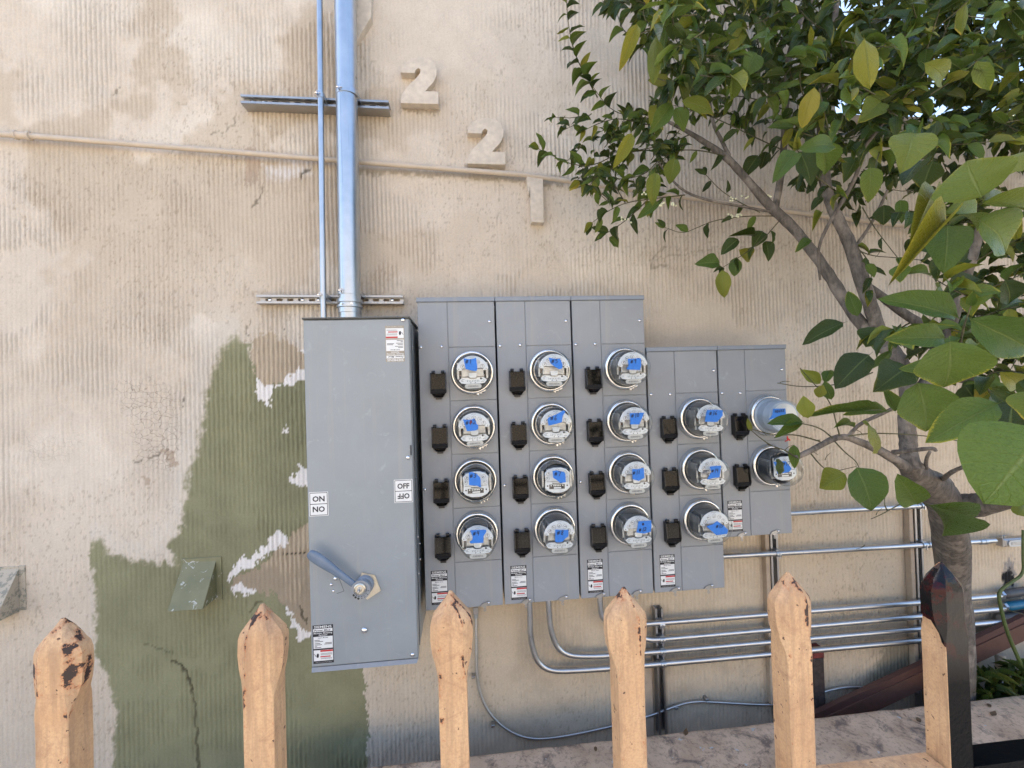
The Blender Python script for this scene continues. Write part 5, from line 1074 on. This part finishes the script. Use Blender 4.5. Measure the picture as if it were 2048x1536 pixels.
BIG = [((1900, 683), (1922, 780), 1.08, 'm', .82, 5), ((1836, 766), (1854, 862), .86, 'm', .9, 5), ((1817, 734), (1746, 770), .66, 'd', 1.05, 5), ((1738, 710), (1681, 768), .62, 'd', 1.05, 0), ((1752, 655), (1735, 690), 1.1, 'd', 1.15, 5),
 ((1686, 646), (1621, 679), .4, 'd', 1.2, 0), ((1889, 676), (1794, 672), .42, 'm', .85, 0), ((1914, 634), (1794, 586), .36, 'm', .75, 0), ((1941, 639), (2052, 714), .48, 'm', .68, 5), ((1995, 807), (1896, 882), .48, 'm', .75, 0),
 ((2026, 805), (1972, 887), .85, 'd', .78, 5), ((2096, 862), (1994, 996), 1.0, 'm', .46, 0), ((2062, 782), (2036, 836), .9, 'y', .7, 5), ((1735, 850), (1812, 895), .62, 'y', .95, 2), ((1714, 935), (1732, 1017), .78, 'm', .95, 0),
 ((1690, 948), (1652, 978), .8, 'y', 1.1, 1), ((1834, 1008), (1783, 956), .62, 'm', 1.05, 0), ((1859, 1012), (1954, 1079), .26, 'm', .9, 3), ((1963, 394), (1936, 320), 1.35, 'y', .72, 5), ((1895, 451), (1864, 541), .66, 'm', .85, 0),
 ((1890, 442), (1776, 545), .2, 'y', .75, 3), ((1875, 395), (1802, 472), .17, 'y', .85, 3), ((1890, 427), (1978, 434), .5, 'm', .85, 1), ((1958, 439), (2042, 497), .78, 'm', .75, 5), ((1965, 407), (2060, 425), .34, 'y', .72, 1),
 ((1968, 402), (2058, 378), .3, 'y', .72, 0), ((2062, 300), (1990, 333), .55, 'y', .75, 2), ((1826, 266), (1790, 340), .75, 'y', .95, 5), ((1843, 322), (1778, 366), .48, 'd', 1.0, 0), ((1866, 322), (1858, 370), .95, 'd', 1.3, 5),
 ((1741, 335), (1740, 399), .52, 'y', 1.15, 0), ((1715, 315), (1690, 352), .6, 'd', 1.5, 1), ((1600, 303), (1620, 368), .58, 'd', 1.3, 5), ((1590, 303), (1542, 359), .42, 'm', 1.2, 0), ((1598, 298), (1682, 288), .34, 'm', 1.1, 4),
 ((1640, 285), (1674, 342), .62, 'm', 1.2, 1), ((1850, 127), (1934, 160), .38, 'y', .95, 4), ((1729, 78), (1738, 165), .44, 'y', .95, 2), ((1629, 175), (1611, 238), .5, 'y', 1.2, 2), ((1762, 203), (1720, 238), .68, 'm', 1.4, 5),
 ((1514, 107), (1487, 152), .62, 'm', 1.4, 5), ((1314, 70), (1305, 151), .34, 'y', 1.2, 2), ((1275, 49), (1247, 122), .3, 'y', 1.2, 0), ((1387, 85), (1365, 141), .34, 'y', 1.4, 0), ((1343, 207), (1307, 257), .44, 'm', 1.4, 5), ((1352, 215), (1370, 258), .6, 'm', 1.5, 5),
 ((1316, 210), (1297, 251), .48, 'y', 1.6, 0), ((1364, 202), (1432, 226), .34, 'y', 1.35, 4), ((1264, 267), (1234, 327), .34, 'y', 1.35, 0), ((1439, 525), (1392, 527), .52, 'm', 1.7, 5), ((1445, 540), (1444, 592), .52, 'y', 1.6, 2), ((1474, 514), (1466, 549), .62, 'm', 1.8, 2),
 ((1532, 482), (1533, 522), .52, 'd', 1.8, 0), ((1526, 463), (1506, 491), .7, 'd', 1.8, 0), ((1478, 500), (1515, 518), .56, 'y', 1.8, 1), ((1476, 478), (1446, 503), .56, 'd', 1.8, 0), ((1506, 472), (1462, 470), .26, 'd', 1.8, 3), ((1218, 475), (1243, 491), .6, 'm', 1.9, 5),
 ((1318, 405), (1279, 431), .36, 'm', 1.75, 0), ((1310, 345), (1306, 404), .42, 'y', 1.5, 0), ((1350, 316), (1344, 361), .6, 'y', 1.7, 5), ((1516, 311), (1492, 347), .58, 'd', 1.8, 0), ((1532, 303), (1526, 333), .66, 'd', 1.8, 0),
 ((1605, 844), (1547, 842), .38, 'm', 1.1, 0), ((1604, 846), (1558, 869), .34, 'm', 1.1, 1), ((1503, 862), (1496, 838), .34, 'y', 1.5, 0), ((1553, 924), (1585, 944), .7, 'd', 1.5, 2), ((1588, 890), (1583, 935), .4, 'm', 1.4, 0), ((1616, 836), (1609, 793), .62, 'm', 1.2, 5),
 ((1640, 767), (1612, 738), .5, 'm', 1.4, 1), ((1650, 765), (1668, 734), .5, 'm', 1.4, 5), ((1663, 799), (1657, 760), .5, 'm', 1.3, 0), ((1637, 795), (1640, 770), .72, 'y', 1.3, 5), ((1668, 856), (1718, 841), .22, 'm', 1.2, 1), ((1772, 820), (1700, 822), .3, 'm', 1.2, 0),
 ((1772, 822), (1637, 820), .13, 'm', 1.15, 0), ((1790, 822), (1772, 778), .45, 'm', 1.1, 1), ((1715, 632), (1702, 580), .42, 'm', 1.5, 0), ((1733, 528), (1745, 555), .55, 'm', 1.5, 0), ((1800, 530), (1790, 563), .8, 'm', 1.3, 5), ((1805, 548), (1858, 545), .3, 'm', 1.3, 1),
 ((1768, 410), (1772, 447), .8, 'd', 1.4, 5), ((1800, 400), (1797, 445), .42, 'm', 1.35, 0), ((1645, 395), (1624, 415), .5, 'd', 1.5, 0), ((1643, 425), (1623, 457), .3, 'm', 1.5, 3), ((1875, 740), (1830, 728), .6, 'm', .95, 4), ((1785, 700), (1745, 728), .3, 'm', 1.1, 2),
 ((1802, 690), (1860, 706), .3, 'd', 1.05, 1), ((2010, 560), (2050, 610), .6, 'd', 1.1, 5), ((2000, 620), (2048, 590), .6, 'd', 1.15, 1), ((1960, 560), (1900, 590), .5, 'd', 1.2, 1), ((1930, 770), (1950, 815), .8, 'd', 1.2, 2), ((2000, 745), (2048, 775), .55, 'y', .9, 1),
 ((1960, 790), (1990, 740), .4, 'd', 1.1, 1), ((1620, 478), (1590, 500), .4, 'm', 1.6, 0), ((2035, 1030), (2052, 1008), .8, 'y', 1.0, 2)]
for e in BIG: pleaf(e[0], e[1], e[2], e[3], e[4], e[5])
def leafy(path, sp=.034, L=(.055, .085), cols='ddmmmy', r0=.0028, tipn=2, start=.05, droop=.55, wr=(.32, .5)):
    pts = twig(path, r0); acc = 0; side = 1; tot = sum((b_-a).length for a, b_ in zip(pts[:-1], pts[1:])); s = 0
    for a, b_ in zip(pts[:-1], pts[1:]):
        l = (b_-a).length; s += l; acc += l
        if s < start*tot: continue
        if acc > sp:
            acc = 0; side = -side; dr = (b_-a).normalized(); v = (CAM-a).normalized(); sd = dr.cross(v).normalized()
            d = dr*.65+sd*side*rnd.uniform(.5, 1.1)+Vector((0, rnd.uniform(-.5, .3), -droop*rnd.uniform(.3, 1.7)))
            leaf(a, d, rnd.uniform(*L), rnd.uniform(*wr), v*rnd.uniform(.2, 1.1)+Vector((rnd.uniform(-.5, .5), rnd.uniform(-.3, .3), rnd.uniform(.3, 1))), rnd.choice(cols))
    for k in range(tipn):
        d = (pts[-1]-pts[-2]).normalized()+Vector((rnd.uniform(-.5, .5), rnd.uniform(-.4, .2), rnd.uniform(-.5, .3))); leaf(pts[-1], d, rnd.uniform(*L)*.8, .42, (CAM-pts[-1]).normalized()+Vector((0, 0, .5)), rnd.choice(cols))
T = [  # traced twigs
 [(1195, 195, 1.9), (1170, 150, 1.88), (1150, 110, 1.86), (1138, 60, 1.85), (1133, 10, 1.84), (1132, -30, 1.84)],
 [(1330, 240, 1.9), (1290, 225, 1.9), (1250, 232, 1.9), (1215, 215, 1.89), (1180, 165, 1.88)],
 [(1330, 250, 1.9), (1290, 250, 1.88), (1240, 235, 1.86), (1200, 245, 1.85), (1170, 260, 1.84)],
 [(1300, 300, 1.9), (1240, 305, 1.9), (1180, 335, 1.9), (1130, 325, 1.9), (1100, 308, 1.9), (1078, 298, 1.9)],
 [(1377, 270, 1.88), (1330, 292, 1.88), (1270, 300, 1.87), (1210, 330, 1.86), (1180, 370, 1.85)],
 [(1316, 322, 1.82), (1290, 350, 1.84), (1240, 360, 1.85), (1200, 350, 1.86), (1160, 365, 1.86)],
 [(1370, 390, 1.8), (1300, 398, 1.82), (1250, 405, 1.83), (1210, 425, 1.84), (1185, 445, 1.85)],
 [(1300, 395, 1.82), (1270, 425, 1.84), (1240, 450, 1.86), (1212, 467, 1.88)],
 [(1250, 405, 1.84), (1235, 380, 1.86), (1215, 350, 1.88), (1195, 345, 1.9)],
 [(1545, 432, 1.74), (1490, 432, 1.76), (1430, 440, 1.78), (1395, 455, 1.8), (1365, 468, 1.82), (1330, 455, 1.83)],
 [(1520, 425, 1.75), (1470, 400, 1.78), (1440, 380, 1.8), (1412, 350, 1.82)],
 [(1560, 440, 1.74), (1530, 475, 1.76), (1500, 500, 1.77), (1470, 520, 1.78), (1445, 535, 1.78)],
 [(1510, 108, 1.5), (1450, 100, 1.5), (1400, 85, 1.5), (1350, 72, 1.5), (1310, 60, 1.5), (1285, 35, 1.5), (1290, 0, 1.5)],
 [(1300, 60, 1.6), (1265, 75, 1.62), (1245, 60, 1.63), (1235, 30, 1.64)],
 [(1420, 190, 1.84), (1390, 150, 1.8), (1370, 110, 1.75), (1340, 60, 1.72), (1350, 0, 1.7)],
 [(1570, 220, 1.74), (1520, 200, 1.72), (1470, 190, 1.7), (1420, 200, 1.68), (1370, 230, 1.66)],
 [(1565, 300, 1.74), (1500, 270, 1.74), (1440, 240, 1.76), (1400, 225, 1.78), (1345, 210, 1.8)],
 [(1574, 140, 1.73), (1530, 120, 1.7), (1490, 80, 1.68), (1470, 30, 1.66), (1480, -20, 1.65)],
 [(1583, 90, 1.72), (1540, 60, 1.7), (1510, 20, 1.7), (1500, -30, 1.7)],
 [(1450, 312, 1.8), (1400, 300, 1.78), (1350, 300, 1.77), (1310, 330, 1.76), (1290, 360, 1.76)],
 [(1645, 240, 1.6), (1620, 215, 1.55), (1600, 180, 1.5), (1600, 130, 1.5), (1630, 90, 1.48)],
 [(1650, 150, 1.6), (1700, 170, 1.5), (1760, 210, 1.4), (1800, 235, 1.32), (1830, 265, 1.25), (1870, 288, 1.2), (1920, 290, 1.15), (2010, 280, 1.1)],
 [(1790, 215, 1.4), (1850, 150, 1.35), (1880, 90, 1.3), (1900, 40, 1.3)],
 [(1660, 100, 1.6), (1700, 60, 1.5), (1760, 40, 1.45), (1820, 20, 1.4)],
 [(1690, 395, 1.56), (1640, 360, 1.5), (1610, 330, 1.45), (1595, 300, 1.4)],
 [(1700, 483, 1.58), (1730, 510, 1.55), (1745, 540, 1.53), (1738, 580, 1.52)],
 [(1700, 492, 1.58), (1740, 512, 1.55), (1790, 515, 1.5), (1840, 520, 1.45)],
 [(1725, 415, 1.56), (1745, 450, 1.52), (1775, 490, 1.5), (1795, 515, 1.48)],
 [(1940, 530, 1.3), (1980, 505, 1.25), (2030, 480, 1.2), (2060, 470, 1.15)],
 [(1920, 590, 1.33), (1970, 580, 1.3), (2020, 560, 1.25), (2060, 540, 1.2)],
 [(1900, 660, 1.36), (1950, 640, 1.2), (2000, 620, 1.1), (2050, 610, 1.0)],
 [(1920, 690, 1.0), (1928, 650, .95), (1942, 612, .92)],
 [(1592, 915, 1.39), (1570, 900, 1.39), (1545, 893, 1.4), (1520, 876, 1.4), (1502, 860, 1.42)],
 [(1640, 883, 1.39), (1590, 868, 1.35), (1550, 872, 1.33), (1512, 860, 1.3), (1498, 858, 1.28)],
 [(1665, 876, 1.38), (1640, 855, 1.35), (1600, 846, 1.3), (1580, 844, 1.28)],
 [(1680, 874, 1.4), (1672, 845, 1.38), (1665, 815, 1.36), (1650, 790, 1.34), (1628, 768, 1.33), (1600, 736, 1.32)],
 [(1745, 745, 1.4), (1700, 765, 1.38), (1650, 772, 1.36), (1600, 774, 1.35), (1555, 766, 1.35)],
 [(1665, 878, 1.4), (1690, 905, 1.4), (1712, 922, 1.4), (1718, 935, 1.4)],
 [(1690, 873, 1.41), (1740, 866, 1.35), (1810, 868, 1.3), (1880, 875, 1.25), (1960, 890, 1.2)],
 [(1620, 905, 1.4), (1640, 930, 1.42), (1660, 945, 1.43), (1712, 933, 1.42)],
 [(1838, 992, 1.42), (1800, 1008, 1.4), (1765, 1028, 1.38), (1742, 1038, 1.38)],
 [(1775, 1022, 1.39), (1768, 1008, 1.39), (1770, 992, 1.39)],
 [(1958, 764, 1.4), (1990, 740, 1.3), (2030, 742, 1.2), (2060, 748, 1.1)],
]
bare_tw = {37, 39, 40, 41, 34, 35, 32, 33, 36, 38}
dens = {0: .02, 1: .022, 2: .022, 3: .02, 4: .024, 5: .022, 6: .026, 7: .03, 12: .026, 15: .026, 16: .026}
for i, p in enumerate(T):
    if i in bare_tw: twig(p, .0026, .0011)
    elif i in (9, 10, 11, 26, 27): leafy(p, .075, (.045, .065), 'ddm', .0022)
    else: leafy(p, dens.get(i, .036), (.05, .078) if p[0][2] > 1.6 else (.05, .08), 'ddmmmy' if i < 9 else 'dddmmy')
# spurs and thorns
for (u, v, D) in [(1545, 893, 1.4), (1570, 900, 1.4), (1618, 903, 1.39), (1650, 920, 1.42), (1712, 860, 1.4), (1752, 1030, 1.38), (1800, 935, 1.45), (1960, 925, 1.3), (1725, 470, 1.57), (1760, 500, 1.52), (1640, 880, 1.39), (1560, 765, 1.35), (1730, 1090, 1.4)]:
    a = rnd.uniform(0, 6.28); twig([(u, v, D), (u+10*math.cos(a), v+8*math.sin(a), D), (u+20*math.cos(a+.3), v+18*math.sin(a+.3), D)], .0015, .0006)
# inner crown: clusters of leaves on short shoots, too many to trace
CROWN = [(1235, -160), (1225, 40), (1290, 90), (1345, 180), (1420, 195), (1470, 235), (1555, 250), (1640, 290), (1700, 325), (1790, 300), (1870, 335), (2000, 300), (2350, 420), (2350, -160)]
MID = [(1850, 400), (1960, 350), (2350, 420), (2350, 800), (2090, 760), (1990, 660), (1925, 560), (1880, 500)]
LEFTC = [(1180, 190), (1250, 230), (1340, 190), (1400, 250), (1350, 320), (1290, 380), (1200, 400), (1160, 370), (1110, 320)]
def inside(u, v, P):
    c = False
    for (x0, y0), (x1, y1) in zip(P, P[1:]+P[:1]):
        if (y0 > v) != (y1 > v) and u < (x1-x0)*(v-y0)/(y1-y0)+x0: c = not c
    return c
FT = MB()
def crown(P, n, d0, d1, cols, Ls, bu=0):
    xs = [p[0] for p in P]; ys = [p[1] for p in P]; k = 0
    while k < n:
        u, v = rnd.uniform(min(xs), max(xs)), rnd.uniform(min(ys), max(ys))
        if not inside(u, v, P): continue
        k += 1; D = rnd.uniform(d0, d1); c = unp(u, v, D); dr = Vector((rnd.uniform(-1, .6), rnd.uniform(-.8, .5), rnd.uniform(-.5, .7))).normalized(); ln = rnd.uniform(.08, .16)
        q = [c, c+dr*ln*.5+Vector((0, 0, -.006)), c+dr*ln]; FT.tube(q, [.0022, .0016, .001], 5, False)
        for j in range(rnd.randint(5, 8)):
            s = rnd.random(); b_ = c+dr*ln*s; d = dr*rnd.uniform(0, .7)+Vector((rnd.uniform(-1, 1), rnd.uniform(-1, .6), rnd.uniform(-1.1, .35)))
            vw = (CAM-b_).normalized()
            leaf(b_, d, rnd.uniform(*Ls), rnd.uniform(.38, .56), vw*rnd.uniform(0, .8)+Vector((rnd.uniform(-.6, .6), rnd.uniform(-.5, .5), rnd.uniform(.2, 1))), rnd.choice(cols))
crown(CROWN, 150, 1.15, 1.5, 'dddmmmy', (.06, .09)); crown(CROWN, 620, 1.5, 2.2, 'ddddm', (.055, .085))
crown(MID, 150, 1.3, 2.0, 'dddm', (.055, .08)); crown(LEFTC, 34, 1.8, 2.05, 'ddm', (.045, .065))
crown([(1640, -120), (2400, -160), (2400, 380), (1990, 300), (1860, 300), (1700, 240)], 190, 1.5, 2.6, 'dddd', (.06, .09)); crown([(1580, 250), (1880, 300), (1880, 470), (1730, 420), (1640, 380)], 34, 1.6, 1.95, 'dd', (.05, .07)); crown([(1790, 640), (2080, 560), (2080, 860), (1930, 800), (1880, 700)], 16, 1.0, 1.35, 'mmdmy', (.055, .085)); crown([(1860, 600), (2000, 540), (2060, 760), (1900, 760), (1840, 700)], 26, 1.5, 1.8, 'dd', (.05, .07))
me = bpy.data.meshes.new('foliage'); me.from_pydata(SV, [], SF); uvl = me.uv_layers.new(name='leaf'); li = np.zeros(len(me.loops), np.int32); me.loops.foreach_get('vertex_index', li)
uvl.data.foreach_set('uv', np.array(SUV, np.float32)[li].ravel()); a_ = me.attributes.new('tone', 'FLOAT', 'POINT'); a_.data.foreach_set('value', np.array(ST, np.float32))
for k in 'dmy': me.materials.append(LEAFM[k])
me.polygons.foreach_set('material_index', np.array(SMAT, np.int32)); me.polygons.foreach_set('use_smooth', [True]*len(me.polygons)); me.update()
o = bpy.data.objects.new('foliage', me); sc.collection.objects.link(o); o.parent = TR; o['kind'] = 'stuff'
o = FT.build('fine_twigs', M['twig'], TR, True, 180); o['kind'] = 'stuff'
# blossom buds
bd = plain('cream_blossom', (.75, .74, .5), .5); bb_ = MB()
for (u, v, n) in [(1325, 409, 7), (1345, 408, 6), (1290, 387, 3), (1240, 437, 3), (1256, 441, 3), (1466, 398, 5), (1478, 431, 7), (1461, 432, 4), (1538, 393, 3), (1490, 392, 3), (1310, 380, 2)]:
    for _ in range(n):
        c = unp(u+rnd.uniform(-7, 7), v+rnd.uniform(-4, 4), 1.74+rnd.uniform(-.02, .02)); bb_.lathe([(.0001, .0045), (.003, .003), (.0042, 0), (.003, -.003), (.0001, -.0045)], tuple(c), 7)
o = bb_.build('blossom_buds', bd, TR, True, 180); o['kind'] = 'stuff'

TB_k = TB; TB = Vector((0, 0, 0)); lit_ = []
for k in range(12):
    x = rnd.uniform(.4, 2.6); y = rnd.uniform(1.65, 1.97); a = rnd.uniform(0, 6.28)
    V, Fc, UV = leaf_grid(2, 4, .3, .3, .1); L = rnd.uniform(.02, .055); mb = MB()
    V = [Vector((p[0]*L*.45, p[1]*L, abs(p[2])*L*.5)) for p in V]; V = [(x+p.x*math.cos(a)-p.y*math.sin(a), y+p.x*math.sin(a)+p.y*math.cos(a), LZ+.0045+p.z) for p in V]
    mb.add(V, Fc); o = mb.build('fallen_leaf', M['litter'], None, True, 180); tag(o, 'small dry brown leaf lying on the stained concrete kerb', 'leaf', 'dry leaves scattered on the kerb')
TB = TB_k
# ================================================================ LOW PLANTS BEHIND THE LOW WALL
SV, SF, SUV, ST, SMAT = [], [], [], [], []
TB0 = TB; TB = Vector((0, 0, 0)); nleaf = 10**6
for _ in range(700):
    u, v = rnd.uniform(1925, 2260), rnd.uniform(1338, 1450)
    if v < 1352 and u < 1990: continue
    c = unp(u, v, rnd.uniform(2.03, 2.2))
    leaf(c, Vector((rnd.uniform(-1, 1), rnd.uniform(-1, .6), rnd.uniform(-.1, .9))), rnd.uniform(.05, .12), rnd.uniform(.16, .36), Vector((rnd.uniform(-.4, .4), -.5, 1)), 'd')
me = bpy.data.meshes.new('ground_cover'); me.from_pydata(SV, [], SF); uvl = me.uv_layers.new(name='leaf'); li = np.zeros(len(me.loops), np.int32); me.loops.foreach_get('vertex_index', li)
uvl.data.foreach_set('uv', np.array(SUV, np.float32)[li].ravel()); a_ = me.attributes.new('tone', 'FLOAT', 'POINT'); a_.data.foreach_set('value', np.array(ST, np.float32)); me.materials.append(LEAFM['d']); me.update()
o = bpy.data.objects.new('ground_cover', me); sc.collection.objects.link(o); tag(o, 'dark green low plants growing behind the low wall', 'ground cover', kind='stuff')
# a green climbing shoot in front of the conduits
t = thing('climbing_stem', unp(2060, 1380, 2.03), 'bent green stem rising before the conduit ends at the photo edge', 'plant stem')
pts = smooth_path([unp(*p) for p in [(2062, 1370, 2.03), (2040, 1325, 2.03), (2012, 1260, 2.03), (1998, 1200, 2.03), (1998, 1182, 2.03), (2022, 1165, 2.03), (2048, 1148, 2.03), (2046, 1115, 2.03), (2046, 1060, 2.03)]], 3); MB().tube(pts, [.0095-.004*i/len(pts) for i in range(len(pts))], 10).build('stem', plain('green_stem', (.08, .11, .03), .5, 0, .2, 60), t, True, 180)
pts = smooth_path([unp(*p) for p in [(2008, 1218, 2.03), (2030, 1224, 2.03), (2060, 1232, 2.03)]], 2); MB().tube(pts, .0018, 6).build('tendril', M['twig'], t, True, 180)
